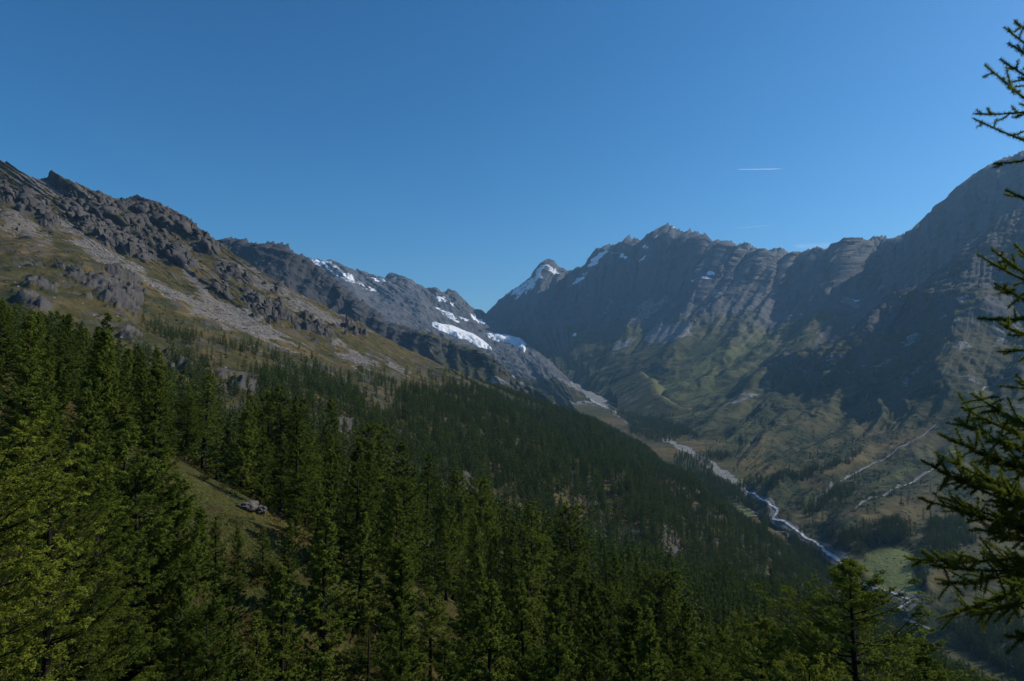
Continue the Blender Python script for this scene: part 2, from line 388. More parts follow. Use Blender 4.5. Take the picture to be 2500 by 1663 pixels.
# nearer shoulder of the right side, dark against the wall behind
sh_trace = [(1900, 905), (2000, 850), (2100, 800), (2209, 729)] + Z(1650, 350, [(1620,990),(1700,925),(1770,880),(1830,820),(1900,760),(1940,710),(2000,665),(2060,625),(2150,550),(2190,500),(2250,480),(2300,460),(2357,430)]) + [(2620, 440), (2900, 380), (3300, 300)]
cpx = [1900, 2000, 2209, 2310, 2440, 2620, 2900, 3300]; cu = np.arange(8.)
ridge = ridge_row(sh_trace, [1900, 2209, 2500, 3300], [3500, 3450, 3300, 3100], cpx, cu)
r1 = [(1870,925,3450),(1980,885,3200),(2140,850,2950),(2260,830,2750),(2400,800,2600),(2580,780,2450),(2850,760,2300),(3250,760,2150)]
r2 = [(1830,968,3280),(1920,975,2890),(2090,1010,2440),(2170,1035,2180),(2265,1060,1950),(2460,1130,1600),(2760,1200,1310),(3210,1250,1110)]
r3 = [(1725,1100,2330),(1775,1142,1990),(1830,1185,1700),(1850,1222,1530),(1905,1262,1395),(2025,1355,1160),(2235,1480,945),(2600,1690,760)]
r4 = [(1690,1165,2120),(1735,1205,1860),(1790,1270,1560),(1815,1310,1420),(1870,1355,1300),(2000,1465,1080),(2210,1600,880),(2580,1850,700)]
u, v, V = loft(cu, [ridge, r1, r2, r3, r4], [0, .3, .58, .93, 1], 410, 330)
N = gnormals(V); N *= np.sign(N[..., 2:3] + 1e-9)
flat = V.reshape(-1, 3); um = np.r_[0, np.cumsum(np.linalg.norm(np.diff(V[140], axis=0), axis=1))]
U = (um[None] + 0 * v[:, None]).ravel(); W = (v[:, None] + 0 * u[None]).ravel()
warp = fbm(flat / 500.0, 3) * 120
ribs = 0
for wl, amp, st in ((520, 60, 1.0), (240, 36, 2.0), (110, 15, 4.0)):
    ribs = ribs + amp * (1 - 2.2 * np.abs(perlin(np.stack([(U + warp) / wl, W * st, np.full_like(U, wl * .21 + 5)], 1))))
gul = 0
for wl, amp, st in ((300, 26, 1.8), (120, 12, 4.5), (46, 5, 9)):
    gul = gul + amp * (.6 - 2. * np.abs(perlin(np.stack([(U + warp * .9) / wl, W * st, np.full_like(U, wl * .7 + 3)], 1))))
disp = smooth(0, .12, W) * (1 - .85 * smooth(.3, .6, W)) * ribs + smooth(.35, .55, W) * (1 - smooth(.86, .95, W)) * gul \
    + smooth(0, .04, W) * (ridged(flat / 90.0, 5, .55) * 10 + fbm(flat / 30.0, 3) * 5) * (1 - .75 * smooth(.3, .6, W)) + fbm(flat / 14., 3) * 1.6 * smooth(.4, .6, W)
disp = disp - 60 * smooth(30, 0, (np.arange(410)[None] + 0 * v[:, None]).ravel())
px, py = proj(flat); disp = disp + smooth(.12, .3, W) * (1 - smooth(.84, .92, W)) * spur_relief(px, py, flat[:, 1], 9 * fbm(flat / 70., 3, .6)); disp = disp * (1 - .88 * polymask(px, py, Z(1650,900,[(1200,1330),(1280,1220),(1500,1200),(1660,1240),(1650,1400),(1700,1560),(1400,1520)]), 14))
V = add_back(V + N * disp.reshape(V.shape[:2])[..., None], 500, 450)
M_sh = terrain_material('shoulder_rock_and_heath', 5.5, grass=((.058,.066,.026), (.095,.088,.036), (.125,.102,.050)), rock=((.045,.045,.047), (.105,.102,.102)), rock_sq=(1, 1, .4))
o, m = finish('mountain_shoulder', V, M_sh, label='dark heath covered shoulder dropping from the rock wall into the valley', category='mountain')
Wf = np.r_[np.zeros(8 * V.shape[1]), W]; pv = V.reshape(-1, 3); nz = np.abs(gnormals(V)[..., 2].ravel()); n1 = fbm(pv / 160.0, 4)
rock = smooth(.34, .2, Wf + .1 * n1) + smooth(.78, .62, nz + .1 * n1)
px, py = proj(pv); lush, dry, shr = valley_side_cover(px, py, pv)
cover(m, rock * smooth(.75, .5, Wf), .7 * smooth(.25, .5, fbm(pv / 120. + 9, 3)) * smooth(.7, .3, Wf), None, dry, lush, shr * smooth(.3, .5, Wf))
SHOULDER = (V, Wf)

# distant brown summits behind the wall
far_trace = Z(1150, 500, [(1700,330),(1760,295),(1795,275),(1830,262),(1855,255),(1880,265),(1920,290),(1960,305),(2000,320),(2050,305),(2085,295),(2110,305),(2165,350),(2250,380)])
cpx = [far_trace[0][0], 1800, 1850, 1900, far_trace[-1][0]]; cu = np.arange(5.)
ridge = ridge_row(far_trace, [1700, 2000], [7600, 7400], cpx, cu)
r1 = [(p, 690, 6900) for p in cpx]; r2 = [(p, 760, 6400) for p in cpx]
u, v, V = loft(cu, [ridge, r1, r2], [0, .6, 1], 160, 70)
N = gnormals(V); N *= np.sign(N[..., 2:3] + 1e-9); W = (v[:, None] + 0 * u[None]).ravel(); flat = V.reshape(-1, 3)
V = add_back(V + N * (smooth(0, .06, W) * ridged(flat / 160., 5, .6) * 28).reshape(V.shape[:2])[..., None], 700, 500)
M_far = terrain_material('far_brown_rock', 10.0, rock=((.12,.105,.095), (.24,.205,.18)))
o, m = finish('distant_summit', V, M_far, label='small brown serrated summit peeping over the wall beside the main peak', category='mountain')
cover(m, np.ones(len(m.vertices)))

# ================================================================== snow ridge on the left of the pass and the head of the valley
sn_trace = [(500, 520), (650, 590)] + Z(450, 500, [(850,370),(870,372),(960,382),(975,370),(1000,378),(1040,410),(1100,435),(1150,465),(1165,448),(1195,450),(1220,470),(1250,490),(1300,512),(1350,510),(1360,490),(1390,465),(1425,462),(1460,490),(1500,545),(1510,550),(1520,530),(1540,535),(1600,565),(1650,578),(1700,580),(1790,580),(1830,605),(1870,650),(1900,685),(1930,700),(1970,740),(2000,765),(2050,800)]) + [(1240, 820)]
cpx = [650, 757, 860, 955, 1035, 1110, 1190, 1240]; cu = np.arange(8.)
ridge = ridge_row(sn_trace, [650, 757, 860, 955, 1035, 1110, 1190, 1240], [6800, 7000, 7200, 7400, 7700, 8000, 8400, 8500], cpx, cu, 12.0)
Mr = [(700,700,6000),(850,720,6300),(950,740,6600),(1020,745,6900),(1090,765,7200),(1150,785,7400),(1215,808,7900),(1255,822,8100)]
Gr = [(760,800,5200),(930,800,5600),(1010,800,6000),(1080,805,6200),(1160,825,6400),(1220,835,6500),(1270,834,6850),(1300,850,6900)]
Fr = [(900,960,4000),(1030,970,4250),(1120,975,4350),(1200,985,4350),(1290,1003,4150),(1370,1015,3850),(1440,1030,3500),(1480,1035,3450)]
u, v, V = loft(cu, [ridge, Mr, Gr, Fr], [0, .35, .6, 1], 340, 205)
N = gnormals(V); N *= np.sign(N[..., 2:3] + 1e-9); flat = V.reshape(-1, 3)
um = np.r_[0, np.cumsum(np.linalg.norm(np.diff(V[50], axis=0), axis=1))]
U = (um[None] + 0 * v[:, None]).ravel(); W = (v[:, None] + 0 * u[None]).ravel()
warp = fbm(flat / 700.0, 3) * 140; ribs = 0
for wl, amp, st in ((640, 60, 1.0), (300, 38, 2.0), (140, 18, 4.0)):
    ribs = ribs + amp * (1 - 2.2 * np.abs(perlin(np.stack([(U + warp) / wl, W * st, np.full_like(U, wl * .3 + 11)], 1))))
disp = smooth(0, .16, W) * (1 - .75 * smooth(.3, .6, W)) * ribs + smooth(0, .06, W) * (ridged(flat / 110.0, 5, .55) * 14 + fbm(flat / 40., 3) * 6)
V = add_back(V + N * disp.reshape(V.shape[:2])[..., None], 900, 500)
M_sn = terrain_material('snow_dusted_rock', 9.0, grass=((.05,.055,.024), (.075,.072,.032), (.10,.085,.045)), rock=((.062,.063,.067), (.155,.153,.155)))
o, m = finish('snow_ridge', V, M_sn, label='pale rock ridge dusted with snow beside the glacier pass', category='mountain')
px, py = proj(V.reshape(-1, 3)); Wf = np.r_[np.zeros(8 * V.shape[1]), W]; pv = V.reshape(-1, 3)
snow = np.zeros(len(px)); px, py = px + 5 * fbm(pv / 80. + 3, 4, .6), py + 5 * fbm(pv / 80. + 13, 4, .6)
for poly in (Z(450,500,[(855,368),(965,385),(1000,400),(960,400),(900,405)]), Z(450,500,[(1240,488),(1360,505),(1345,520),(1270,512)]), Z(450,500,[(1700,578),(1770,576),(1760,584)]),
             Z(450,500,[(1715,625),(1735,620),(1780,650),(1725,652)]), Z(450,500,[(1795,658),(1830,672),(1825,685),(1805,675)]),
             Z(450,500,[(1685,680),(1720,695),(1800,740),(1872,797),(1830,785),(1760,740)]), Z(450,500,[(1250,555),(1275,565),(1297,590),(1270,578)]),
             Z(450,500,[(1930,742),(1985,765),(2050,808),(2030,810),(1960,775)]), Z(450,500,[(1870,765),(1935,770),(1910,780),(1880,780)])):
    snow = np.maximum(snow, 1.2 * polymask(px, py, poly, 3))
snow = np.maximum(snow, .52 * polymask(px, py, Z(450,500,[(880,380),(1000,385),(1150,470),(1290,590),(1200,570),(1050,510),(940,440)]), 12))
scr = .8 * polymask(px, py, Z(450,500,[(1290,660),(1500,720),(1640,760),(1700,830),(1740,890),(1600,830),(1400,760)]), 14)
scr = np.maximum(scr, .9 * polymask(px, py, Z(1150,500,[(560,1150),(720,1130),(880,1190),(960,1280),(1080,1400),(1000,1420),(800,1290),(650,1220)]), 12))
rock = np.maximum(smooth(.74, .62, Wf + .08 * fbm(pv / 200., 4)), smooth(1130, 1220, px + 40 * fbm(pv / 200., 3)) * smooth(.92, .84, Wf))
cover(m, rock, scr, snow, None, None, .7 * smooth(0, .25, fbm(pv / 120., 4)) * smooth(.75, .9, Wf))
SNOWR = V

# snow saddle of the pass
cu = np.arange(4.)
u, v, V = loft(cu, [[(1080,790,9900),(1150,774,9700),(1195,768,9700),(1290,740,9900)], [(1080,800,9000),(1160,790,8900),(1200,790,8900),(1280,790,9000)], [(1090,850,8000),(1170,830,8100),(1210,830,8100),(1280,850,8000)]], [0, .5, 1], 50, 40)
V = add_back(V + (fbm(V.reshape(-1, 3) / 200., 3) * 5).reshape(40, 50)[..., None] * np.array([0, 0, 1.]), 900, 200)
M_snow, nt, b, _ = new_mat('glacier_snow'); q = NB(nt)
c = q.ramp(q.noise(1 / 60., 7, .65), [(.3, (.62, .66, .72)), (.55, (.80, .82, .86))]); q.l(c, b.inputs['Base Color'])
bump = q.n('ShaderNodeBump'); bump.inputs['Distance'].default_value = 14; q.l(q.noise(1 / 45., 6, .6), bump.inputs['Height']); q.l(bump.outputs[0], b.inputs['Normal'])
finish('snow_saddle', V, M_snow, label='white snow saddle in the notch between the two ranges', category='snowfield')

# ================================================================== dark ridge in front of the snow ridge
mid_trace = [(300, 480), (480, 585)] + Z(450, 500, [(145,250),(165,245),(225,290),(250,260),(280,238),(300,240),(345,218),(380,232),(440,250),(480,268),(535,305),(545,290),(575,260),(595,255),(620,270),(660,268),(690,280),(740,320),(775,350),(800,343),(850,370),(900,410),(950,450),(1010,500),(1060,540),(1120,580),(1160,620),(1210,660),(1260,690),(1330,740),(1370,790),(1420,800),(1500,825),(1600,850),(1720,890),(1800,920),(1900,970),(2000,1030),(2100,1110),(2250,1220)]) + [(1310, 975), (1400, 1015), (1500, 1050)]
cpx = [330, 480, 575, 660, 740, 840, 940, 1050, 1160, 1260, 1400, 1500]; cu = np.arange(12.)
ridge = ridge_row(mid_trace, [330, 575, 1000, 1260, 1500], [3600, 3450, 3200, 2950, 2700], cpx, cu, 12.0)
tx = np.array([p[0] for p in mid_trace]); ty = np.array([p[1] for p in mid_trace])
rp = np.interp(cpx, tx, ty)
Yr = np.interp(cpx, [330, 575, 1000, 1260, 1500], [3600, 3450, 3200, 2950, 2700]); sh = np.interp(cpx, [330, 940, 1130], [-1., -.7, 1.])
r1 = [(c + 34 * k, y + 75, Y - 130 - 70 * (k > 0) * k) for c, y, Y, k in zip(cpx, rp, Yr, sh)]
r2 = [(c + (44 if k < 0 else 120) * k, y + 190, Y - 380 - 200 * (k > 0) * k) for c, y, Y, k in zip(cpx, rp, Yr, sh)]
r3 = [(c + (40 if k < 0 else 210) * k, y + 330, Y - 700 - 260 * (k > 0) * k) for c, y, Y, k in zip(cpx, rp, Yr, sh)]
u, v, V = loft(cu, [ridge, r1, r2, r3], [0, .3, .65, 1], 400, 170)
N = gnormals(V); N *= np.sign(N[..., 2:3] + 1e-9); flat = V.reshape(-1, 3)
um = np.r_[0, np.cumsum(np.linalg.norm(np.diff(V[60], axis=0), axis=1))]
U = (um[None] + 0 * v[:, None]).ravel(); W = (v[:, None] + 0 * u[None]).ravel()
warp = fbm(flat / 400.0, 3) * 90; ribs = 0
for wl, amp, st in ((330, 46, 1.0), (150, 22, 2.0), (70, 9, 4.0)):
    ribs = ribs + amp * (1 - 2.2 * np.abs(perlin(np.stack([(U + warp) / wl, W * st, np.full_like(U, wl * .3 + 23)], 1))))
disp = smooth(0, .15, W) * ribs + smooth(0, .05, W) * (ridged(flat / 60.0, 5, .55) * 8 + fbm(flat / 22., 3) * 3.5)
V = add_back(V + N * disp.reshape(V.shape[:2])[..., None], 450, 420)
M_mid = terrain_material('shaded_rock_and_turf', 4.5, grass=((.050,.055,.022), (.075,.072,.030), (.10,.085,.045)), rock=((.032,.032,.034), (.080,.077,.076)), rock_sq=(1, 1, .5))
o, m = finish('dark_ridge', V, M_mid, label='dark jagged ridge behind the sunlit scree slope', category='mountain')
px, py = proj(V.reshape(-1, 3)); Wf = np.r_[np.zeros(8 * V.shape[1]), W]; pv = V.reshape(-1, 3)
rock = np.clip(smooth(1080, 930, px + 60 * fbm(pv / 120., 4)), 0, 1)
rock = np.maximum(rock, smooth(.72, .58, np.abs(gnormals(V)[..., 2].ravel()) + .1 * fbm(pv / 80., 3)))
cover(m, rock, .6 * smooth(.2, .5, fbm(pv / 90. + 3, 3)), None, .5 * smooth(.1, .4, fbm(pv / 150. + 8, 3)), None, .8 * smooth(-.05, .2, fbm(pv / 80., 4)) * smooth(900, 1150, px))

# ================================================================== near mountain on the left with crags and scree, and the forested spur below it
lm_trace = ([(-1400, 80), (-900, 170), (-600, 250), (-300, 330), (-120, 375)] + Z(0, 350, [(0,122),(50,135),(95,175),(140,205),(190,220),(240,240),(300,232),(325,235),(330,205),(345,187),(375,205),(410,232),(460,248),(505,275),(515,260),(535,280),(570,295),(610,318),(640,345),(650,320),(665,310),(685,320),(700,345),(725,355),(748,352),(765,372),(830,375),(875,372),(905,352),(935,350),(960,372),(980,368),(1010,385),(1040,405),(1055,395),(1080,410),(1110,440),(1160,448),(1215,475),(1230,505),(1255,550),(1290,595),(1330,630),(1370,650),(1400,680),(1450,710),(1480,735),(1560,785),(1640,830),(1720,870),(1800,915),(1870,955),(1950,1010),(2040,1050),(2120,1100),(2200,1160),(2280,1190),(2357,1225)])
    + Z(450, 500, [(1160,845),(1220,885),(1300,905),(1400,950),(1460,985),(1550,1010),(1640,1065),(1720,1100),(1850,1150),(2000,1205),(2150,1270),(2280,1325)]) + [(1330, 1000), (1402, 1018), (1456, 1032), (1503, 1057), (1539, 1085), (1602, 1146), (1674, 1178), (1725, 1214), (1775, 1262), (1818, 1288), (1854, 1314), (1898, 1344), (1934, 1369), (2000, 1400), (2200, 1570), (2330, 1680)])
cols = [(-1400,(-700,560,760),(-500,760,480),(-500,950,330),(-500,1200,230)), (-900,(-100,600,830),(0,735,560),(0,870,400),(0,1050,280)),
        (-500,(180,640,860),(230,770,620),(250,920,420),(250,1100,300)), (-200,(400,728,880),(450,850,640),(480,960,440),(480,1130,320)),
        (0,(620,822,920),(680,900,680),(720,1010,470),(720,1180,330)), (200,(790,866,1000),(860,945,760),(900,1060,520),(900,1250,350)),
        (430,(940,890,1120),(1010,985,830),(1060,1120,560),(1060,1300,380)), (560,(1080,920,1220),(1160,1030,880),(1220,1170,600),(1220,1350,420)),
        (850,(1230,975,1320),(1330,1080,920),(1400,1210,660),(1400,1400,460)), (1060,(1360,1025,1350),(1470,1130,960),(1550,1270,700),(1550,1450,500)),
        (1290,(1490,1070,1320),(1600,1190,960),(1700,1330,740),(1700,1500,540)), (1480,(1610,1150,1300),(1730,1250,970),(1850,1400,770),(1850,1600,580)),
        (1640,(1730,1220,1200),(1850,1320,950),(1980,1460,790),(2000,1680,600)), (1800,(1850,1310,1100),(1960,1400,930),(2100,1540,790),(2150,1780,610)),
        (1960,(1990,1410,1000),(2080,1470,900),(2230,1620,780),(2300,1880,620)), (2330,(2350,1690,760),(2420,1740,710),(2560,1860,640),(2620,2050,560))]
cpx = [c[0] for c in cols]; cu = np.arange(float(len(cols)))
ridge = ridge_row(lm_trace, [-1400, -900, -500, 0, 430, 560, 850, 1060, 1290, 1480, 1640, 1800, 1960, 2330], [1150, 1200, 1260, 1350, 1500, 1640, 2000, 2150, 2050, 1850, 1550, 1280, 1080, 780], cpx, cu)
u, v, V = loft(cu, [ridge] + [[c[k] for c in cols] for k in (1, 2, 3, 4)], [0, .5, .68, .86, 1], 0, 335, u=np.r_[np.linspace(0, .9, 20, False), np.linspace(.9, 3.2, 210, False), np.linspace(3.2, 8.6, 560, False), np.linspace(8.6, 15, 250)])
N = gnormals(V); N *= np.sign(N[..., 2:3] + 1e-9); flat = V.reshape(-1, 3)
um = np.r_[0, np.cumsum(np.linalg.norm(np.diff(V[100], axis=0), axis=1))]
U = (um[None] + 0 * v[:, None]).ravel(); W = (v[:, None] + 0 * u[None]).ravel()
px, py = proj(flat)
pj = fbm(flat / 34.0, 4, .6)                                   # raggedness of the outlines
pxj, pyj = px + 20 * pj, py + 20 * fbm(flat / 34.0 + 50, 4, .6)
crags = [Z(0, 350, p) for p in (
    [(90,310),(160,480),(340,580),(380,540),(300,430),(200,330)], [(400,400),(480,480),(560,610),(610,560),(560,430),(500,380)],
    [(590,440),(640,510),(760,560),(800,540),(720,470),(640,420)], [(630,560),(640,650),(740,700),(740,640),(680,570)],
    [(710,570),(750,650),(880,740),(970,780),(1040,750),(980,690),(900,640),(800,590)], [(780,365),(800,450),(860,540),(950,570),(1060,560),(1150,570),(1290,640),(1290,590),(1230,490),(1160,440),(1050,390),(930,340)],
    [(930,580),(1000,640),(1080,710),(1170,790),(1290,860),(1330,800),(1260,730),(1180,680),(1080,620)], [(1290,605),(1310,690),(1400,760),(1480,790),(1480,730),(1380,645)],
    [(1430,830),(1480,890),(1590,930),(1690,950),(1710,930),(1600,860),(1500,820)], [(1410,960),(1500,1030),(1540,1050),(1540,1000),(1450,955)],
    [(1610,1050),(1680,1110),(1760,1170),(1900,1200),(2000,1220),(2000,1180),(1850,1090),(1700,1030)], [(2020,1190),(2050,1230),(2200,1330),(2240,1280),(2130,1220)],
    [(570,900),(560,1010),(680,1070),(780,1140),(900,1160),(990,1050),(940,980),(860,920),(740,885),(650,900)], [(160,990),(230,1010),(340,1000),(310,950),(230,935)],
    [(110,1040),(130,1090),(260,1120),(340,1120),(280,1060),(180,1040)], [(0,270),(0,380),(60,420),(90,380),(40,290)], [(300,225),(330,180),(420,230),(560,290),(560,320),(440,290)], [(630,330),(665,300),(760,350),(770,400),(680,400)],
    [(170,830),(200,860),(270,870),(275,840),(220,825)], [(360,840),(420,920),(520,960),(560,930),(480,860),(420,830)])]
crags += [Z(450, 500, p) for p in ([(560,560),(620,640),(660,620),(620,570)], [(390,690),(470,760),(620,780),(760,800),(740,750),(560,720),(430,660)], [(780,780),(860,880),(960,920),(990,880),(900,800),(820,770)], [(1030,800),(1100,870),(1200,910),(1200,880),(1100,810)])]
crags += [Z(0, 700, p) for p in ([(1450,590),(1460,680),(1600,720),(1720,740),(1700,670),(1600,620),(1480,580)], [(800,300),(830,340),(920,370),(900,310),(850,280)], [(1140,470),(1160,560),(1290,600),(1330,560),(1250,490)])]
crags_low = [[(1060,1110),(1090,1180),(1150,1240),(1170,1200),(1110,1120)], [(1240,1130),(1260,1190),(1330,1230),(1320,1180)], [(1180,1110),(1200,1150),(1230,1130)], [(800,1000),(830,1060),(880,1080),(870,1020)]]
crag = np.zeros(len(px))
for p in crags_low: crag = np.maximum(crag, .55 * polymask(pxj, pyj, p, 13))
for p in crags: crag = np.maximum(crag, polymask(pxj, pyj, p, 13))
t1 = stroke(pxj, pyj, Z(0,350,[(300,470),(400,540),(600,690),(800,830),(1000,940),(1300,1100),(1560,1220),(1750,1290),(2040,1390)]), [8, 14, 18, 16, 14, 13, 12, 16, 5], 6)
t2 = stroke(pxj, pyj, Z(0,350,[(1230,850),(1350,970),(1450,1080),(1600,1160),(1800,1260),(2000,1370)]), [5, 9, 14, 19, 15, 5], 5)
t3 = .75 * stroke(pxj, pyj, Z(0,350,[(1480,770),(1700,890),(2000,1070),(2350,1250)]), [8, 14, 14, 10], 8)
t4 = stroke(pxj, pyj, Z(450,500,[(1000,920),(1060,980),(1200,1060),(1290,1100)]), [4, 12, 14, 8], 5)
t5 = stroke(pxj, pyj, Z(450,500,[(1370,1050),(1500,1145)]), [5, 6], 3)
t6 = .8 * polymask(pxj, pyj, Z(0,350,[(60,180),(200,225),(420,260),(620,340),(760,440),(820,540),(700,450),(560,380),(420,380),(300,330),(150,300)]), 12)
t7 = .6 * polymask(pxj, pyj, Z(0,350,[(0,420),(120,470),(330,600),(380,690),(200,650),(0,600)]), 12)
scree = np.maximum.reduce([t1, t2, t3, t4, t5, t6, t7])
dry = stroke(pxj, pyj, Z(0,350,[(0,700),(250,770),(500,800),(850,920),(1000,1010),(1500,1230),(1950,1385),(2200,1435)]), [8, 10, 8, 7, 8, 10, 8, 6], 9)
dry = np.maximum(dry, .6 * polymask(pxj, pyj, Z(0,350,[(0,480),(200,570),(400,700),(300,760),(0,720)]), 10))
ampc = .35 + .75 * smooth(700, 1350, flat[:, 1])
big_r = ridged(flat / 95.0, 4, .55)
blocks = ridged(flat / np.array([22., 22., 40.]), 4, .68)
crag = crag * smooth(-.30, .10, fbm(flat / 40.0 + 21, 5, .65))
kk = np.flatnonzero(crag > .02); bl = np.zeros(len(crag)); jit = np.stack([fbm(flat[kk] / 16. + 5 * e, 2) for e in range(3)], 1) * 5
bl[kk] = 5.2 * blocks_noise((flat[kk] + jit) / np.array([24., 24., 36.])) + 3.6 * blocks_noise((flat[kk] + jit) / np.array([8., 8., 13.]), 50)
disp = crag * ampc * smooth(0, .10, W) * (2.5 + bl + 1.6 * blocks) + (1 - crag) * smooth(.0, .03, W) * (fbm(flat / 60.0, 5, .6) * 4.5) + smooth(0, .02, W) * crag * 5 * big_r
spur = smooth(.05, .2, W) * (1 - smooth(.8, 1, W)) * smooth(900, 1300, px) * (fbm(np.stack([U / 230, W * 2.5, 0 * U], 1), 3) * 22)
edge = smooth(0.0, .035, W); disp = disp * (.25 + .75 * edge)
disp = disp + spur + 5 * stroke(px, py, Z(0,350,[(0,700),(500,795),(850,915),(1000,1005),(1500,1225),(1950,1385)]), [6] * 6, 10)
V = add_back(V + N * disp.reshape(V.shape[:2])[..., None], 320, 260)
M_lm = terrain_material('alpine_turf_rock_and_scree', 1.9, grass=((.058,.056,.018), (.096,.080,.026), (.135,.096,.038)), rock=((.038,.035,.033), (.135,.120,.106)), scree=((.105,.092,.078), (.25,.222,.192)))
o, m = finish('mountain_slope', V, M_lm, label='brown mountainside with crags and pale scree fans above the larch forest', category='mountain')
pad = lambda a: np.r_[np.zeros(8 * V.shape[1]), a]
pv = V.reshape(-1, 3); nz = np.abs(gnormals(V)[..., 2].ravel())
rock = np.maximum(pad(crag), smooth(.70, .55, nz + .08 * fbm(pv / 25., 3)))
rock[:8 * V.shape[1]] = 1
shr = .75 * smooth(.05, .3, fbm(pv / 42., 4)) * pad(smooth(.38, .5, W))
rock = np.maximum(rock, .55 * smooth(.12, .42, fbm(pv / 30. + 77, 4, .6)))
grit = .38 * smooth(-.1, .35, fbm(pv / 55. + 31, 4, .6)) * pad(smooth(.60, .40, W))
cover(m, rock, np.maximum(pad(scree), grit), None, pad(dry), None, shr)
LM = (V, np.r_[np.zeros(8 * V.shape[1]), W], rock, pad(scree), pad(dry))

# ================================================================== valley floor
vy = np.array([-600, 0, 600, 800, 1000, 1250, 1430, 1700, 2100, 3000, 3800, 5000, 5500, 6500, 7200.])
vz = np.array([-410, -380, -345, -333, -318, -296, -275, -250, -214, -180, -121, -15, 15, 120, 190.])
vx = np.array([640, 610, 590, 580, 562, 545, 555, 551, 545, 505, 490, 425, 340, 180, 110.])
def floor_z(x, y):
    d = np.abs(x - np.interp(y, vy, vx)); w = np.interp(y, [0, 3000, 5500, 7200], [150, 130, 70, 60])
    return np.interp(y, vy, vz) + .0006 * np.maximum(d - w, 0) ** 2
ys = np.r_[np.linspace(-600, 600, 40), np.linspace(606, 3000, 400), np.linspace(3010, 5150, 140)]
tt = np.linspace(-1, 1, 96); X = np.interp(ys, vy, vx)[:, None] + tt[None] * np.interp(ys, [0, 3000, 5500], [260, 190, 110])[:, None]; Yg = ys[:, None] + 0 * X
V = np.stack([X, Yg, floor_z(X, Yg)], -1); fl = V.reshape(-1, 3)
V[..., 2] += (fbm(fl / 70.0, 4) * 2.5 + fbm(fl / 260.0, 2) * 5).reshape(X.shape)
M_fl = terrain_material('valley_meadow_and_gravel', 2.6, scree=((.17,.165,.155), (.33,.32,.30)))
o, m = finish('valley_floor', V, M_fl, label='flat valley floor of meadow and gravel along the river', category='ground')
fl = V.reshape(-1, 3); px, py = proj(fl); xc = np.interp(fl[:, 1], vy, vx)
lush = polymask(px, py, Z(1650,900,[(1225,1320),(1290,1240),(1500,1230),(1640,1260),(1620,1400),(1660,1530),(1420,1480)]), 8)
lush = np.maximum(lush, polymask(px, py, Z(1650,900,[(340,960),(420,930),(560,970),(450,1010)]), 5))
lush = np.maximum(lush, polymask(px, py, Z(1650,900,[(340,760),(560,740),(550,760),(430,790)]), 4))
dry = polymask(px, py, Z(1650,900,[(440,1010),(600,990),(760,1050),(770,1140),(660,1140)]), 6)
dry = np.maximum(dry, .7 * smooth(1800, 2100, fl[:, 1]) * smooth(3400, 3000, fl[:, 1]) * smooth(-.3, .2, fbm(fl / 120., 3)))
bar = smooth(26, 8, np.abs(fl[:, 0] - xc) + 14 * fbm(fl / 60., 3)) * .9
bar = np.maximum(bar, smooth(3300, 4200, fl[:, 1]) * .95)
cover(m, None, bar, None, dry, lush, smooth(.1, .4, fbm(fl / 50., 4)) * .6 * (1 - lush) * (1 - dry))
FLOOR = V
# ================================================================== near slope below the viewpoint
ctrl = np.array([(0,-5,-1.8),(-12,-14,3),(12,-14,-6),(0,-40,8),(-17,25,-16),(2,25,-21),(22,45,-33),(9,9,-15),(-41.7,90,-15.6),(-47,123,-23),(4,103,-43),(-139,190,13),(-60,40,8),(-100,100,16),
    (-200,150,52),(-214,300,12),(-123,220,-9),(-73,180,-28),(-16,200,-47),(45,300,-88),(186,420,-140),(216,300,-150),(189,350,-140),(120,250,-107),(60,100,-72),(90,150,-95),(-30,300,-62),(-120,330,-30),
    (60,420,-112),(-200,480,-45),(-60,560,-112),(60,640,-165),(200,600,-220),(300,440,-215),(330,200,-215),(330,0,-205),(-330,350,20),(-330,100,95),(-200,0,85),(-300,-40,140),(100,0,-55),(200,0,-115),(200,120,-145),(-330,480,-25),(-80,10,27),(40,10,-22),(-31,62,-29),(-20,45,-27),(-36,48,-22),(-10,65,-35),(-52,68,-18),(-34,78,-23),(-28,98,-21)], float)
def tps_fit(c, lam=60.0):
    d = np.linalg.norm(c[:, None, :2] - c[None, :, :2], axis=-1); K = d ** 2 * np.log(d + 1e-6) + lam * np.eye(len(c)); Pm = np.c_[np.ones(len(c)), c[:, :2]]
    A = np.block([[K, Pm], [Pm.T, np.zeros((3, 3))]])
    return np.linalg.solve(A, np.r_[c[:, 2], 0, 0, 0])
_w = tps_fit(ctrl)
def near_z(x, y, detail=True):
    x, y = np.asarray(x, float), np.asarray(y, float); sh = x.shape; p = np.stack([x.ravel(), y.ravel()], 1)
    d = np.linalg.norm(p[:, None] - ctrl[None, :, :2], axis=-1)
    z = (d ** 2 * np.log(d + 1e-6)) @ _w[:-3] + _w[-3] + p @ _w[-2:]
    q = np.c_[p, np.zeros(len(p))]
    if detail: z = z + (fbm(q / 38.0 + 3, 3) * 3.2 + fbm(q / 9.0, 3) * .9) * smooth(6, 30, np.hypot(p[:, 0], p[:, 1]))
    return z.reshape(sh)
gx = np.linspace(-330, 330, 285); gy = np.linspace(-40, 640, 290)
GX, GY = np.meshgrid(gx, gy); V = np.stack([GX, GY, near_z(GX, GY)], -1)
M_near, nt, b, _ = new_mat('alpine_meadow_turf'); q = NB(nt)
n1, n2, n3 = q.noise(.05, 5, .6), q.noise(.35, 5, .65), q.noise(2.2, 4, .7)
c = q.ramp(n1, [(.34, (.095, .108, .022)), (.5, (.130, .132, .030)), (.66, (.19, .140, .042))])
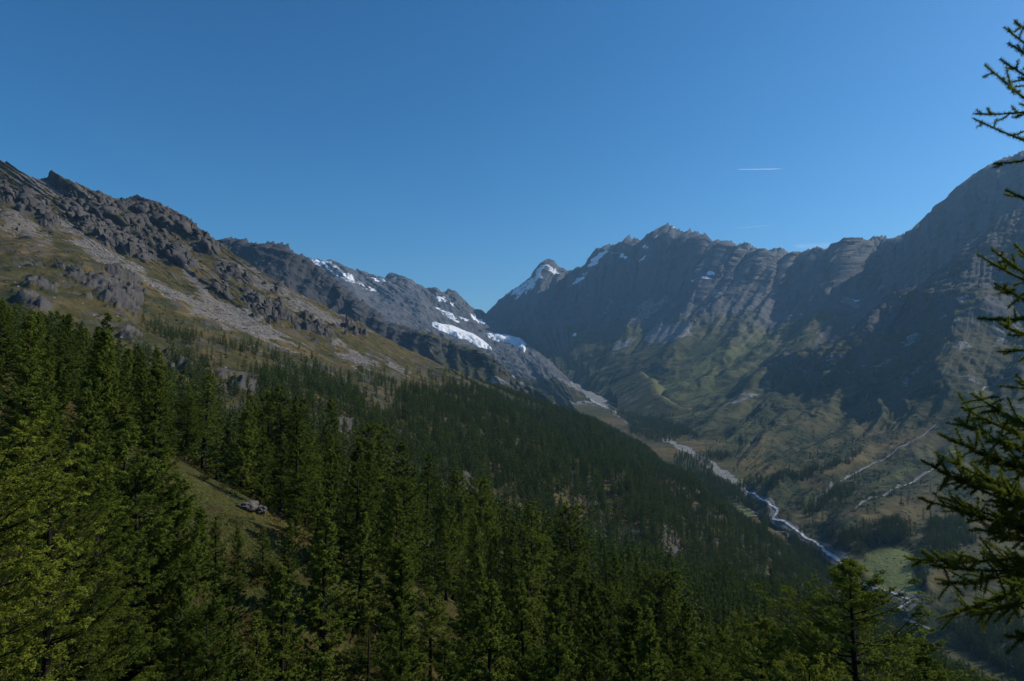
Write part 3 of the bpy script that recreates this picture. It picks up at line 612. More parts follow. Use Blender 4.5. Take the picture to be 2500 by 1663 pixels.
c = q.mix(q.rng(n2, .5, .68), c, (.10, .050, .022)); c = q.mix(q.rng(n2, .48, .33), c, (.050, .062, .016))
c = q.mix(q.rng(n3, .35, .65, .7, 0), c, (.02, .022, .008)); q.l(c, b.inputs['Base Color'])
bump = q.n('ShaderNodeBump'); bump.inputs['Distance'].default_value = 1.0; q.l(q.math('ADD', n2, n3), bump.inputs['Height']); q.l(bump.outputs[0], b.inputs['Normal'])
o, m = finish('hillside', V, M_near, label='steep grassy hillside under the larches below the viewpoint', category='ground')

# ================================================================== conifers
def needle_mat(name, dark, light, trans=.35):
    m = bpy.data.materials.new(name); m.use_nodes = True; nt = m.node_tree
    for n in list(nt.nodes): nt.nodes.remove(n)
    q = NB(nt); out = q.n('ShaderNodeOutputMaterial'); oi = q.n('ShaderNodeObjectInfo')
    v = q.math('ADD', q.math('MULTIPLY', q.noise(.55, 3, .6), .7), q.math('MULTIPLY', oi.outputs['Random'], .42))
    c = q.ramp(v, [(.30, dark), (.78, light)])
    d = q.n('ShaderNodeBsdfDiffuse'); t = q.n('ShaderNodeBsdfTranslucent'); mx = q.n('ShaderNodeMixShader'); mx.inputs[0].default_value = trans
    q.l(c, d.inputs[0]); q.l(q.mix(.5, c, (.12, .16, .02)), t.inputs[0]); q.l(d.outputs[0], mx.inputs[1]); q.l(t.outputs[0], mx.inputs[2]); q.l(mx.outputs[0], out.inputs[0])
    return m
M_needle = needle_mat('larch_needles', (.046, .072, .012), (.150, .182, .028), .34)
M_needle_far = needle_mat('far_conifer_needles', (.030, .048, .014), (.080, .104, .026), .16)
M_needle_dead = needle_mat('rusty_needles', (.06, .035, .016), (.14, .075, .03), .2)
M_bark, nt, b, _ = new_mat('larch_bark'); q = NB(nt)
q.l(q.ramp(q.noise(6, 6, .7, sq=(1, 1, .25)), [(.35, (.011, .009, .008)), (.7, (.036, .029, .024))]), b.inputs['Base Color'])

def tube(path, rad, k):
    path = np.asarray(path, float); n = len(path); t = np.gradient(path, axis=0); t /= np.linalg.norm(t, axis=1)[:, None] + 1e-9
    ref = np.where(np.abs(t[:, 2:3]) > .9, np.array([[1., 0, 0]]), np.array([[0, 0, 1.]]))
    a = np.cross(t, ref); a /= np.linalg.norm(a, axis=1)[:, None] + 1e-9; bb = np.cross(t, a)
    th = np.linspace(0, 2 * np.pi, k, endpoint=False)
    v = path[:, None] + (a[:, None] * np.cos(th)[None, :, None] + bb[:, None] * np.sin(th)[None, :, None]) * np.asarray(rad)[:, None, None]
    i = np.arange(n * k).reshape(n, k); j = np.roll(i, -1, 1)
    return v.reshape(-1, 3), np.stack([i[:-1], j[:-1], j[1:], i[1:]], -1).reshape(-1, 4)
class Parts:
    def __init__(s): s.v, s.f, s.n = [], [], 0
    def add(s, v, f): s.v.append(v); s.f.append(f + s.n); s.n += len(v)
    def get(s): return np.concatenate(s.v), np.concatenate(s.f)
def leaf_tris(cen, axis, length, width, r, out=None):
    """thin blades: cen (n,3), axis (n,3) unit"""
    n = len(cen); rd = r.normal(size=(n, 3)) if out is None else out + .42 * r.normal(size=(n, 3)); side = np.cross(axis, rd); side /= np.linalg.norm(side, axis=1)[:, None] + 1e-9
    L = length[:, None] if np.ndim(length) else length; Wd = width[:, None] if np.ndim(width) else width
    v = np.stack([cen - axis * L * .5 - side * Wd * .5, cen - axis * L * .35 + side * Wd * .5, cen + axis * L * .5], 1).reshape(-1, 3)
    return v, np.arange(3 * n).reshape(n, 3)
def conifer(seed, H=20., R=3.6, nb=90, twig_n=9, per=8, leaf=.42, wid=.3, bare=.12, prof='cone', sag=.12, lean=0., limbs=True, gaps=.12, lift=0.):
    """trunk (with limbs) and crown of one conifer, base at the origin"""
    r = np.random.default_rng(seed)
    zs = np.linspace(0, 1, 9); ph = r.uniform(0, 6.28)
    cx = lean * H * (zs ** 2) + .10 * np.sin(zs * 5 + ph) * H * .03; cyy = .10 * np.cos(zs * 4 + ph) * H * .03
    path = np.stack([cx, cyy, zs * H * .985 - .6 * (1 - zs)], 1); rad = H * .0165 * (1 - zs) ** .8 + .012; rad[0] *= 1.5
    T = Parts(); T.add(*tube(path, rad, 7))
    C_, A_, L_ = [], [], []
    hs = bare + (1 - bare) * (np.arange(nb) + r.uniform(0, 1, nb)) / nb
    for h in hs:
        if r.random() < gaps: continue
        x = (h - bare) / (1 - bare)
        if prof == 'cone': p = (1 - x) ** .82 * (.55 + .45 * smooth(0, .12, x)) + .03
        elif prof == 'round': p = np.sqrt(max(1 - x ** 2.2, 0)) * (.45 + .55 * smooth(0, .3, x)) + .05
        elif prof == 'slim': p = .75 * (1 - x) ** .6 * (.5 + .5 * smooth(0, .1, x)) + .03
        elif prof == 'broad': p = (1 - x ** 3) * (.62 + .38 * smooth(0, .4, x)) * (.9 + .1 * np.cos(x * 9))
        else: p = (.35 + .65 * np.sin(np.pi * min(1, .25 + .8 * x))) * (1 - x) ** .35
        Lb = R * p * r.uniform(.74, 1.14); az = r.uniform(0, 2 * np.pi)
        base = np.array([np.interp(h, zs, path[:, 0]), np.interp(h, zs, path[:, 1]), h * H])
        d = np.array([np.cos(az), np.sin(az), 0]); rise = lift + r.uniform(-.1, .25) + .55 * x - sag * 1.6 * (1 - x); up = r.uniform(.05, .35)
        t = np.linspace(0, 1, 5)[:, None]
        bp = base + d * Lb * t + np.array([0, 0, 1.]) * Lb * (rise * t - sag * 2 * t * (1 - t) + up * t ** 3)
        if limbs and Lb > .5: T.add(*tube(bp, np.linspace(max(.012, Lb * .016), .006, 5), 3))
        nt_ = max(2, int(twig_n * (.35 + .8 * p)))
        tt = np.r_[r.uniform(.12, 1., nt_ - 1), 1.0]
        for s in tt:
            o = np.array([np.interp(s, t[:, 0], bp[:, k]) for k in range(3)])
            tl = (.32 * Lb * (1.05 - s) + .10 * R * .5) * r.uniform(.6, 1.2)
            ta = az + r.choice([-1, 1]) * r.uniform(.35, 1.1) * (s < 1)
            td = np.array([np.cos(ta), np.sin(ta), r.uniform(-.25, .4)]); td /= np.linalg.norm(td)
            k = max(2, int(per * (.5 + tl / (.3 * R))))
            e = r.uniform(0, 1, k)[:, None]
            C_.append(o + td * tl * e + r.normal(size=(k, 3)) * leaf * .28 - np.array([0, 0, 1.]) * leaf * .2)
            ax = td + r.normal(size=(k, 3)) * .75; A_.append(ax / np.linalg.norm(ax, axis=1)[:, None]); L_.append(leaf * r.uniform(.6, 1.35, k))
    c, a, l = np.concatenate(C_), np.concatenate(A_), np.concatenate(L_)
    ou = c - np.stack([np.interp(c[:, 2], path[:, 2], path[:, 0]), np.interp(c[:, 2], path[:, 2], path[:, 1]), c[:, 2]], 1); ou /= np.linalg.norm(ou, axis=1)[:, None] + 1e-6; ou[:, 2] += .55
    return T.get(), leaf_tris(c, a, l, l * wid, r, ou)
KINDS = {}
def make_kind(key, needles=M_needle, **kw):
    (tv, tf), (cv, cf) = conifer(**kw)
    KINDS[key] = (mesh_np(key + '_trunk', tv, tf, M_bark), mesh_np(key + '_crown', cv, cf, needles, False), kw.get('H', 20.))
for i, (H, R, prof, lean) in enumerate([(22, 3.9, 'cone', .0), (20, 3.2, 'slim', .02), (19, 4.4, 'round', .0), (23, 4.5, 'cone', -.02), (18, 4.2, 'old', .03), (16, 2.8, 'slim', .0), (21, 4.8, 'old', -.01), (20, 4.0, 'cone', .015)]):
    make_kind('larch%d' % i, seed=100 + i, H=H, R=R, prof=prof, lean=lean, nb=150, twig_n=13, per=31, leaf=.23, wid=.48, bare=.04 + .12 * (prof in ('old', 'round')), gaps=.04 + .14 * (prof == 'old'))
for i, (H, R, prof) in enumerate([(18, 4.4, 'cone'), (17, 4.6, 'old'), (20, 4.0, 'slim'), (16, 3.9, 'round'), (18, 5.6, 'broad')]):
    make_kind('near_larch%d' % i, seed=200 + i, H=H, R=R, prof=prof, nb=175, twig_n=18 + 6 * (prof == 'broad'), per=28, leaf=.18, wid=.40, bare=.03, gaps=.05)
M_needle_bright = needle_mat('fresh_larch_needles', (.085, .112, .016), (.23, .25, .035), .5)
make_kind('spray_larch', M_needle_bright, seed=250, H=15, R=4.6, prof='broad', nb=120, twig_n=24, per=34, leaf=.13, wid=.36, bare=.02, gaps=.2, lift=.28)
make_kind('dead_larch', M_needle_dead, seed=300, H=15, R=2.4, prof='cone', nb=90, twig_n=9, per=4, leaf=.22, wid=.22, gaps=.3)
FAR = []
for i, (R, prof) in enumerate([(4.7, 'cone'), (4.0, 'slim'), (4.6, 'old'), (4.6, 'round'), (4.3, 'cone')]):
    (tv, tf), (cv, cf) = conifer(seed=400 + i, H=18., R=R, prof=prof, nb=50, twig_n=5, per=5, leaf=.9, wid=.5, limbs=False, bare=.08)
    tf3 = np.concatenate([tf[:, [0, 1, 2]], tf[:, [0, 2, 3]]]); v = np.concatenate([tv, cv]); f = np.concatenate([tf3, cf + len(tv)])
    m = mesh_np('far_conifer%d' % i, v, f, None, False); m.materials.append(M_bark); m.materials.append(M_needle_far)
    m.polygons.foreach_set('material_index', np.r_[np.zeros(len(tf3), np.int32), np.ones(len(cf), np.int32)]); FAR.append(bpy.data.objects.new('far_conifer', m))

LR = random.Random(11)
def tree(key, x, y, z, h, rot, label, group=None, name='larch_tree', cat='tree'):
    tm, cm, H = KINDS[key]
    e = bpy.data.objects.new(name, None); COL.objects.link(e); e.location = (x, y, z); k_ = h / H; w_ = k_ * LR.uniform(.95, 1.32); e.rotation_euler = (LR.uniform(-.04, .04), LR.uniform(-.04, .04), rot); e.scale = (w_, w_, k_)
    e.empty_display_size = .5; e['label'] = label; e['category'] = cat
    if group: e['group'] = group
    link('trunk', tm, e); link('crown', cm, e)
    return e

# --- hand-placed near trees: (px of trunk, py of top, distance, height, kind, label); photo pixels of the 2500 px picture
near_list = [
    (-75, 1000, 25, 15, 'spray_larch', 'bright green larch with upswept branch tips filling the lower left corner', 0),
    (135, 1150, 31, 15, 'spray_larch', 'light green larch with spiky tips just behind the corner larch', 0),
    (232, 1095, 52, 18, 'near_larch2', 'slim young larch with a pale leader above the dark hollow', 0),
    (355, 1150, 60, 21, 'near_larch3', 'dark bushy larch with twin trunks in the dense lower left stand', 0),
    (435, 1165, 63, 20, 'near_larch0', 'broad pyramid shaped larch with a sunlit edge below the grassy clearing', 0),
    (520, 1480, 48, 14, 'near_larch3', 'low round larch at the foot of the pyramid shaped larch', 0),
    (640, 1500, 50, 12, 'near_larch2', 'small pointed larch at the bottom edge left of the rusty one', 0),
    (905, 1530, 57, 14, 'dead_larch', 'rusty half dead larch with bare brown twigs', 1),
    (975, 1490, 52, 15, 'near_larch0', 'fresh green larch with pointed top beside the rusty larch', 0),
    (1080, 1560, 47, 12, 'near_larch2', 'small larch with brownish leader at the bottom edge', 0),
    (1700, 1590, 31, 11, 'spray_larch', 'spindly young larch with bare reddish tip at the bottom edge', 0),
    (1870, 1510, 44, 14, 'spray_larch', 'yellow green larch in front of the dark forest slope', 0),
    (2095, 1385, 43, 19, 'near_larch4', 'large broad larch with a dark forked trunk in front of the river', 0),
    (1985, 1600, 36, 14, 'spray_larch', 'light larch at the left foot of the large broad larch', 0),
    (1330, 1590, 55, 13, 'near_larch3', 'dark green larch in the hollow at the bottom centre', 0),
]
LR = random.Random(11)
used = []
for px_, py_, Y_, h_, key, lab, dead in near_list:
    top = P(px_, py_, Y_)
    tree(key, top[0], top[1], top[2] - h_, h_ * 1.01, LR.uniform(0, 6.28), lab, name='dead_larch' if dead else 'larch_tree'); used.append((top[0], top[1]))
mid_list = [
    (255, 765, 150, 24, 'larch0'), (150, 770, 155, 22, 'larch3'), (205, 800, 146, 22, 'larch7'), (330, 840, 150, 19, 'larch0'), (395, 850, 148, 18, 'larch3'), (350, 900, 140, 18, 'larch7'),
    (455, 970, 112, 13.5, 'larch2'), (420, 1010, 118, 14, 'larch6'), (500, 905, 150, 18, 'larch3'), (398, 1065, 95, 11, 'larch5'), (590, 1000, 122, 17, 'larch4'), (640, 1040, 126, 14, 'larch1'), (690, 1060, 130, 14, 'larch1'), (620, 960, 150, 17, 'larch0'),
    (690, 945, 160, 20, 'larch6'), (650, 960, 170, 20, 'larch2'), (740, 975, 165, 20, 'larch6'), (812, 970, 170, 23, 'larch3'), (915, 1040, 175, 21, 'larch2'), (985, 1080, 180, 21, 'larch4'), (1040, 1110, 175, 20, 'larch3'), (1125, 1145, 165, 22, 'larch6'), (1180, 1170, 175, 20, 'larch2'),
    (755, 1150, 128, 19, 'larch6'), (900, 1120, 140, 20, 'larch4'), (1290, 1225, 118, 27, 'larch6'), (1330, 1290, 150, 20, 'larch3'), (1400, 1240, 165, 20, 'larch2'), (1520, 1350, 120, 21, 'larch3'), (1600, 1395, 125, 19, 'larch2'), (1640, 1390, 128, 20, 'larch4'), (1060, 1340, 118, 19, 'larch6'), (1000, 1200, 150, 20, 'larch2'),
    (452, 1205, 82, 9, 'larch1'), (488, 1238, 78, 9, 'larch5'), (530, 1262, 80, 9, 'larch0'), (585, 1288, 80, 9, 'larch7'), (645, 1284, 84, 10, 'larch3'), (705, 1268, 86, 11, 'larch0'), (725, 1225, 96, 12, 'larch7'),
]
mid_labels = {
    0: 'tallest dark larch of the upper stand beneath the big crag', 6: 'round crowned larch with a thick trunk at the top of the clearing', 9: 'slender dark larch left of the grassy clearing', 10: 'leaning larch with a bent trunk above the rock outcrop',
    11: 'narrow larch on the right of the leaning larch', 12: 'narrow pointed larch two to the right of the leaning larch', 14: 'wide ragged larch standing against the layered rock slabs', 17: 'tall larch with a flat top against the forested spur', 21: 'broad many branched larch at the edge of the far forest',
    23: 'dark larch with open lower branches right of the rock outcrop', 25: 'tallest larch of the lower centre with a long dark bare trunk', 28: 'tall larch with a sunlit right flank in the lower right stand'}
trees = []
for i, (px_, py_, Y_, h_, key) in enumerate(mid_list):
    top = P(px_, py_, Y_); gz = float(near_z(top[0], top[1])); h = float(np.clip(top[2] - gz, h_ * .8, h_ * 1.35))
    trees.append((top[0], top[1], top[2] - h, h, key, i)); used.append((top[0], top[1]))
# --- the rest of the near stand, grown at random on the hillside under the photographed tree line
silx = np.array([0, 60, 130, 240, 300, 340, 430, 500, 540, 600, 700, 765, 800, 860, 930, 980, 1060, 1120, 1160, 1210, 1290, 1370, 1440, 1500, 1600, 1700, 1800, 1880, 1990, 2100, 2250, 2357]) * 1.0607
sily = np.array([680, 700, 715, 725, 790, 800, 835, 900, 950, 905, 895, 915, 975, 985, 1015, 1040, 1080, 1095, 1150, 1150, 1185, 1205, 1225, 1240, 1262, 1282, 1300, 1325, 1390, 1450, 1520, 1580]) * 1.0607
clearing = [(440,1115),(475,1098),(555,1115),(570,1180),(600,1215),(650,1228),(690,1240),(650,1262),(590,1258),(520,1225),(455,1180)]
open2 = [(20,765),(60,750),(120,800),(130,850),(40,810)]
keys = ['larch0', 'larch1', 'larch2', 'larch3', 'larch4', 'larch5', 'larch3', 'larch7', 'larch0', 'larch6', 'larch7', 'larch0']
R2 = np.random.default_rng(21); pts = [(u_[0], u_[1]) for u_ in used]; n0 = len(pts)
NC = 9000
ycand = 46 + 454 * R2.random(NC) ** .9; xcand = R2.uniform(-.80, .80, NC) * ycand; zcand = near_z(xcand, ycand); hcand = R2.uniform(11, 20, NC) * np.where(R2.random(NC) < .35, .6, 1)
P_ = np.zeros((n0 + NC, 2)); P_[:n0] = pts; npt = n0
def crosses(bx, by, ty_, y):
    w = 3.4 / y * FPX; k = np.repeat(np.linspace(0, 1, 7), 3); e = np.tile([-w, 0, w], 7)
    return inpoly(bx + e * k, ty_ + (by - ty_) * k, clearing).any()
for x, y, z, h in zip(xcand, ycand, zcand, hcand):
    sp = 4.5
    if ((P_[:npt] - (x, y)) ** 2).sum(1).min() < sp ** 2: continue
    bx, by = proj(np.array([x, y, z])); tx_, ty_ = proj(np.array([x, y, z + h]))
    if tx_ < -70 or tx_ > 2570 or ty_ > 1690: continue
    lim = float(np.interp(tx_, silx, sily)) + R2.uniform(0, 30)
    if ty_ < lim:
        h = h * (by - lim) / max(by - ty_, 1); ty_ = lim
        if h < 7: continue
    if y < 140 and crosses(bx, by, ty_, y):
        h *= .55; ty_ = by + (ty_ - by) * .55
        if h < 4.5 or crosses(bx, by, ty_, y): continue
    elif inpoly(np.array([bx]), np.array([by]), open2)[0]: continue
    P_[npt] = (x, y); npt += 1; trees.append((x, y, z - .2, h, keys[int(R2.integers(12))], -1))
trees.sort(key=lambda t: -t[3] / t[1])
extra = trees[300 - len(near_list):]; trees = trees[:300 - len(near_list)]
rows = []
for x, y, z, h, key, i in trees:
    px_ = CX + x / y * FPX
    if i in mid_labels: tree(key, x, y, z, h, LR.uniform(0, 6.28), mid_labels[i]); continue
    shape = {'larch0': 'conical', 'larch1': 'slim', 'larch2': 'round topped', 'larch3': 'wide conical', 'larch4': 'ragged', 'larch5': 'narrow', 'larch6': 'spreading', 'larch7': 'slightly leaning'}[key]
    size = 'low' if h < 9 else 'tall' if h > 18 else ''
    zone = ('under the crags' if px_ < 520 and y > 110 else 'beside the clearing' if px_ < 650 else 'below the outcrop' if px_ < 1000 else 'in the centre' if px_ < 1450 else 'above the river')
    dist = 'front row' if y < 80 else 'second row' if y < 120 else 'middle row' if y < 180 else 'back row'
    rows.append((' '.join(w for w in (size, shape, 'larch', zone + ',', dist) if w), px_, (x, y, z, h, key), 'larches ' + zone))
ORD = ['first', 'second', 'third', 'fourth', 'fifth', 'sixth', 'seventh', 'eighth', 'ninth', 'tenth', 'eleventh', 'twelfth', 'thirteenth', 'fourteenth', 'fifteenth', 'sixteenth', 'seventeenth', 'eighteenth', 'nineteenth', 'twentieth']
rows.sort(key=lambda r: (r[0], r[1])); count = {}
for r in rows: count[r[0]] = count.get(r[0], 0) + 1
seen = {}
for lab, px_, (x, y, z, h, key), grp in rows:
    k = seen.get(lab, 0); seen[lab] = k + 1
    full = lab if count[lab] == 1 else '%s, %s such tree from the left' % (lab, ORD[min(k, 19)])
    tree(key, x, y, z, h, LR.uniform(0, 6.28), full, grp)

# ================================================================== the uncountable forest beyond
FP = {'co': [], 'sc': [], 'rz': [], 'ix': []}
def add_points(co, sc, rs):
    n = len(co); FP['co'].append(co); FP['sc'].append(sc); FP['rz'].append(rs.uniform(0, 6.28, n)); FP['ix'].append(rs.integers(0, len(FAR), n))
def sample_surface(V, dens, rs):
    """random points on the grid surface V (nv, nu, 3); dens per vertex in points per square metre"""
    A = np.linalg.norm(np.cross(V[1:, :-1] - V[:-1, :-1], V[:-1, 1:] - V[:-1, :-1]), axis=-1)
    n = rs.poisson(A * dens[:-1, :-1]); i, j = np.nonzero(n); k = n[i, j]; i, j = np.repeat(i, k), np.repeat(j, k)
    a, b = rs.random((2, len(i), 1))
    return V[i, j] * (1 - a) * (1 - b) + V[i + 1, j] * a * (1 - b) + V[i, j + 1] * (1 - a) * b + V[i + 1, j + 1] * a * b
RIVER = [(1822,1199),(1847,1212),(1876,1228),(1890,1238),(1899,1245),(1891,1260),(1885,1267),(1920,1278),(1935,1288),(1955,1302),(1965,1315),(1985,1320),(1998,1332),(2012,1345),(2027,1357),(2050,1372),(2068,1378),(2056,1390),(2060,1402),(2100,1422),(2150,1440),(2180,1449),(2205,1460),(2226,1467),(2210,1477),(2196,1488)]
rs = np.random.default_rng(5)
Vl, Wl, rockl, screel, dryl = LM; fl_ = Vl.reshape(-1, 3); px, py = proj(fl_)
upper = np.interp(px, [-100, 250, 330, 420, 520, 640, 720, 800, 900, 1000, 1100, 1200, 1300, 1400, 2300], [2000, 2000, 770, 790, 815, 850, 880, 905, 915, 930, 925, 935, 950, 950, 950])
n1 = fbm(fl_ / 70.0 + 7, 4); n2 = fbm(fl_ / 28.0 + 2, 3)
dens = smooth(-10, 60, py - upper + 26 * n1) * smooth(-.22, .22, n1 + .5 * n2 + .35 * smooth(850, 1150, px) + .25 * smooth(60, 200, py - upper))
dens = np.where((py > upper - 30) & (px > 300), np.maximum(dens, .06 * smooth(0, .3, n2)), dens)
dens *= (1 - .93 * rockl) * (1 - .9 * screel) * (1 - .7 * dryl) * (Wl > .01) * smooth(0, .02, Wl)
op = np.maximum(polymask(px, py, [(505,873),(560,880),(620,930),(640,990),(560,990),(500,960)], 12), polymask(px, py, [(230,760),(330,790),(400,840),(420,880),(300,850)], 12))
dens *= (1 - .85 * op)
co = sample_surface(Vl, dens.reshape(Vl.shape[:2]) * .024, rs); sc = rs.uniform(.5, 1.05, len(co)) * np.interp(proj(co)[1], [780, 900, 1050], [.55, .75, 1.0])
add_points(co, sc, rs)
if extra:
    e = np.array([t[:4] for t in extra]); add_points(e[:, :3], e[:, 3] / 18., rs)
def polys_density(px, py, pv, polys):
    d = np.zeros(len(px)); j = fbm(pv / 40.0, 3) * 8
    for p, w in polys: d = np.maximum(d, w * polymask(px + j, py + j, p, 5))
    return d * (1 - stroke(px - 20, py - 5, RIVER, [27] * 3, 5))
z2 = lambda *p: Z(1650, 900, p); z7 = lambda *p: Z(2100, 1330, p, 1883 / 400.)
valley_polys = [(z2((1000,1160),(1250,1080),(1450,1030),(1650,1100),(1560,1170),(1330,1180),(1250,1280),(1150,1330),(1050,1230)), 1.), (z2((820,940),(1000,840),(1250,800),(1100,920),(900,1010)), .55),
    (z2((430,800),(620,745),(900,685),(1200,585),(1300,560),(1000,710),(700,785),(500,830)), .8), (z2((0,610),(300,570),(400,590),(250,640),(230,740),(0,700)), .4), (z2((0,690),(240,720),(330,790),(450,800),(420,900),(330,900),(200,820),(0,800)), .9),
    (z2((1690,1150),(1720,1050),(1900,1010),(2060,1180),(1900,1230),(1750,1300),(1700,1250)), .9), (z2((1600,1400),(1640,1290),(1720,1300),(1700,1400),(1640,1500)), .6), (z7((450,770),(600,610),(850,620),(800,700),(600,850)), 1.), (z7((900,900),(1300,800),(1883,820),(2100,1000),(2100,1650),(1700,1500),(1200,1180)), 1.),
    (z7((1250,680),(1883,640),(1883,820),(1300,800)), .5), (z2((780,1110),(900,1160),(1040,1250),(1030,1300),(960,1400),(800,1250)), .8), (z2((640,880),(400,850),(330,880),(520,960),(640,960)), .5), (z2((570,1040),(690,1050),(680,1090),(590,1080)), .8), (z2((980,1290),(1160,1330),(1230,1290),(1250,1350),(1150,1360)), .5),
    ([(1530,1010),(1640,1030),(1700,1060),(1600,1080),(1540,1060)], .5), ([(1480,1000),(1560,1020),(1640,1010),(1560,1050)], .4)]
for Vg in (WALL[0], SHOULDER[0], FLOOR):
    pv = Vg.reshape(-1, 3); px, py = proj(pv)
    d = polys_density(px, py, pv, valley_polys)
    if Vg is not FLOOR: d = np.maximum(d, .035 * smooth(.1, .4, fbm(pv / 90., 3)) * smooth(1000, 1150, py) * (px < 2500))
    co = sample_surface(Vg, d.reshape(Vg.shape[:2]) * .024, rs); add_points(co, rs.uniform(.55, 1.1, len(co)), rs)
def scatter(name, co, sc, rz, ix, protos, tilt=None, **props):
    """one 'stuff' object: points that carry instances of small meshes"""
    fm = bpy.data.meshes.new(name); fm.vertices.add(len(co)); fm.vertices.foreach_set('co', np.ascontiguousarray(co, np.float32).ravel())
    for nm, typ, arr in (('s_scale', 'FLOAT', sc.astype(np.float32)), ('s_turn', 'FLOAT', rz.astype(np.float32)), ('s_kind', 'INT', ix.astype(np.int32))):
        a = fm.attributes.new(nm, typ, 'POINT'); a.data.foreach_set('value', arr)
    fcol = bpy.data.collections.new(name + '_kinds')
    for k in protos: fcol.objects.link(k)
    ng = bpy.data.node_groups.new('scatter_' + name, 'GeometryNodeTree')
    ng.interface.new_socket('Geometry', in_out='INPUT', socket_type='NodeSocketGeometry'); ng.interface.new_socket('Geometry', in_out='OUTPUT', socket_type='NodeSocketGeometry')
    gi, go = ng.nodes.new('NodeGroupInput'), ng.nodes.new('NodeGroupOutput'); ip = ng.nodes.new('GeometryNodeInstanceOnPoints'); ci = ng.nodes.new('GeometryNodeCollectionInfo')
    ci.inputs['Collection'].default_value = fcol; ci.inputs['Separate Children'].default_value = True; ci.inputs['Reset Children'].default_value = True
    m2p = ng.nodes.new('GeometryNodeMeshToPoints')
    def named(nm, typ):
        n = ng.nodes.new('GeometryNodeInputNamedAttribute'); n.data_type = typ; n.inputs['Name'].default_value = nm
        return next(o for o in n.outputs if o.enabled and o.name == 'Attribute')
    cx_ = ng.nodes.new('ShaderNodeCombineXYZ'); L = ng.links.new
    L(gi.outputs[0], m2p.inputs[0]); L(m2p.outputs[0], ip.inputs['Points']); L(ci.outputs[0], ip.inputs['Instance']); ip.inputs['Pick Instance'].default_value = True
    L(named('s_kind', 'INT'), ip.inputs['Instance Index']); L(named('s_turn', 'FLOAT'), cx_.inputs[2]); L(cx_.outputs[0], ip.inputs['Rotation'])
    L(named('s_scale', 'FLOAT'), ip.inputs['Scale']); L(ip.outputs[0], go.inputs[0])
    fo = link(name, fm, kind='stuff', **props); fo.modifiers.new('scatter', 'NODES').node_group = ng
    return fo
scatter('forest', np.concatenate(FP['co']), np.concatenate(FP['sc']), np.concatenate(FP['rz']), np.concatenate(FP['ix']), FAR, label='dense dark conifer forest covering the spur and the valley bottom', category='forest')

# ================================================================== loose rocks and low shrubs
def rock_mesh(name, seed, mat, sub=2, sq=(1, .8, .7)):
    import bmesh
    bm = bmesh.new(); bmesh.ops.create_icosphere(bm, subdivisions=sub, radius=1.0)
    v = np.array([x.co[:] for x in bm.verts]); d = fbm(v * 1.1 + seed * 7.7, 3, .6); v = v * (1 + .5 * d)[:, None]
    v = np.round(v * 2.6 + .25 * fbm(v * 3 + seed, 2)[:, None]) / 2.6 * .55 + v * .45; v *= np.array(sq)
    f = np.array([[q.index for q in x.verts] for x in bm.faces]); bm.free()
    return mesh_np(name, v, f, mat, False)
def rock_mat(name, a, b_, sc=1.5):
    m, nt, b, _ = new_mat(name); q = NB(nt); c = q.ramp(q.noise(sc, 6, .7), [(.3, a), (.7, b_)]); q.l(c, b.inputs['Base Color'])
    bump = q.n('ShaderNodeBump'); bump.inputs['Distance'].default_value = .25 / sc; q.l(q.noise(sc * 3, 5, .7), bump.inputs['Height']); q.l(bump.outputs[0], b.inputs['Normal'])
    return m
M_scr = rock_mat('scree_stone', (.13, .12, .11), (.34, .315, .29), .4)
M_bould = rock_mat('pale_boulder', (.07, .06, .052), (.20, .175, .15), 1.2)
rocks = [bpy.data.objects.new('scree_stone', rock_mesh('scree_stone', k, M_scr, 1)) for k in range(4)]
rs = np.random.default_rng(9)
d = np.clip(screel, 0, 1) ** 2 * (1 - rockl) * .05 + .0012 * (Wl > .02) * (fl_[:, 1] < 1500)
co = sample_surface(Vl, d.reshape(Vl.shape[:2]), rs); px, py = proj(co); co = co[(px > -60) & (px < 1500)]; n = len(co)
scatter('scree_boulders', co, .5 + 1.5 * rs.random(n) ** 3, rs.uniform(0, 6.28, n), rs.integers(0, 4, n), rocks, label='loose grey boulders littering the scree fans', category='scree')
def shrub_mesh(name, seed, mat, n=70, leaf=.34):
    r = np.random.default_rng(seed); th = r.uniform(0, 6.28, n); ph = np.arccos(r.uniform(.05, 1, n)); rr = r.uniform(.6, 1, n) * (1 + .3 * np.sin(th * 3 + seed))
    c = np.stack([rr * np.sin(ph) * np.cos(th), rr * np.sin(ph) * np.sin(th), rr * np.cos(ph) * .75], 1); a = c + r.normal(size=(n, 3)) * .6; a /= np.linalg.norm(a, axis=1)[:, None]
    v, f = leaf_tris(c, a, np.full(n, leaf) * r.uniform(.7, 1.5, n), np.full(n, leaf * .8), r)
    return mesh_np(name, v, f, mat, False)
M_shrub = needle_mat('alpine_shrub', (.020, .032, .012), (.050, .068, .022), .2)
M_heath = needle_mat('bilberry_heath', (.045, .050, .014), (.12, .070, .024), .25)
shrubs = [bpy.data.objects.new('shrub', shrub_mesh('shrub', k, M_shrub)) for k in range(3)]
cs, ss = [], []
d = .004 * smooth(.0, .3, fbm(fl_ / 45., 3)) * (Wl > .40) * (1 - rockl) * (fl_[:, 1] > 380)
c = sample_surface(Vl, d.reshape(Vl.shape[:2]), rs); cs.append(c); ss.append(rs.uniform(.8, 2.0, len(c)))
for Vg, k in ((SHOULDER[0], .0045), (WALL[0], .0022)):
    pv = Vg.reshape(-1, 3); px, py = proj(pv); _, _, sh_ = valley_side_cover(px, py, pv)
    d = k * sh_ * smooth(950, 1040, py) * (px < 2560) * (pv[:, 1] < 4200)
    c = sample_surface(Vg, d.reshape(Vg.shape[:2]), rs); cs.append(c); ss.append(rs.uniform(1.6, 3.6, len(c)))
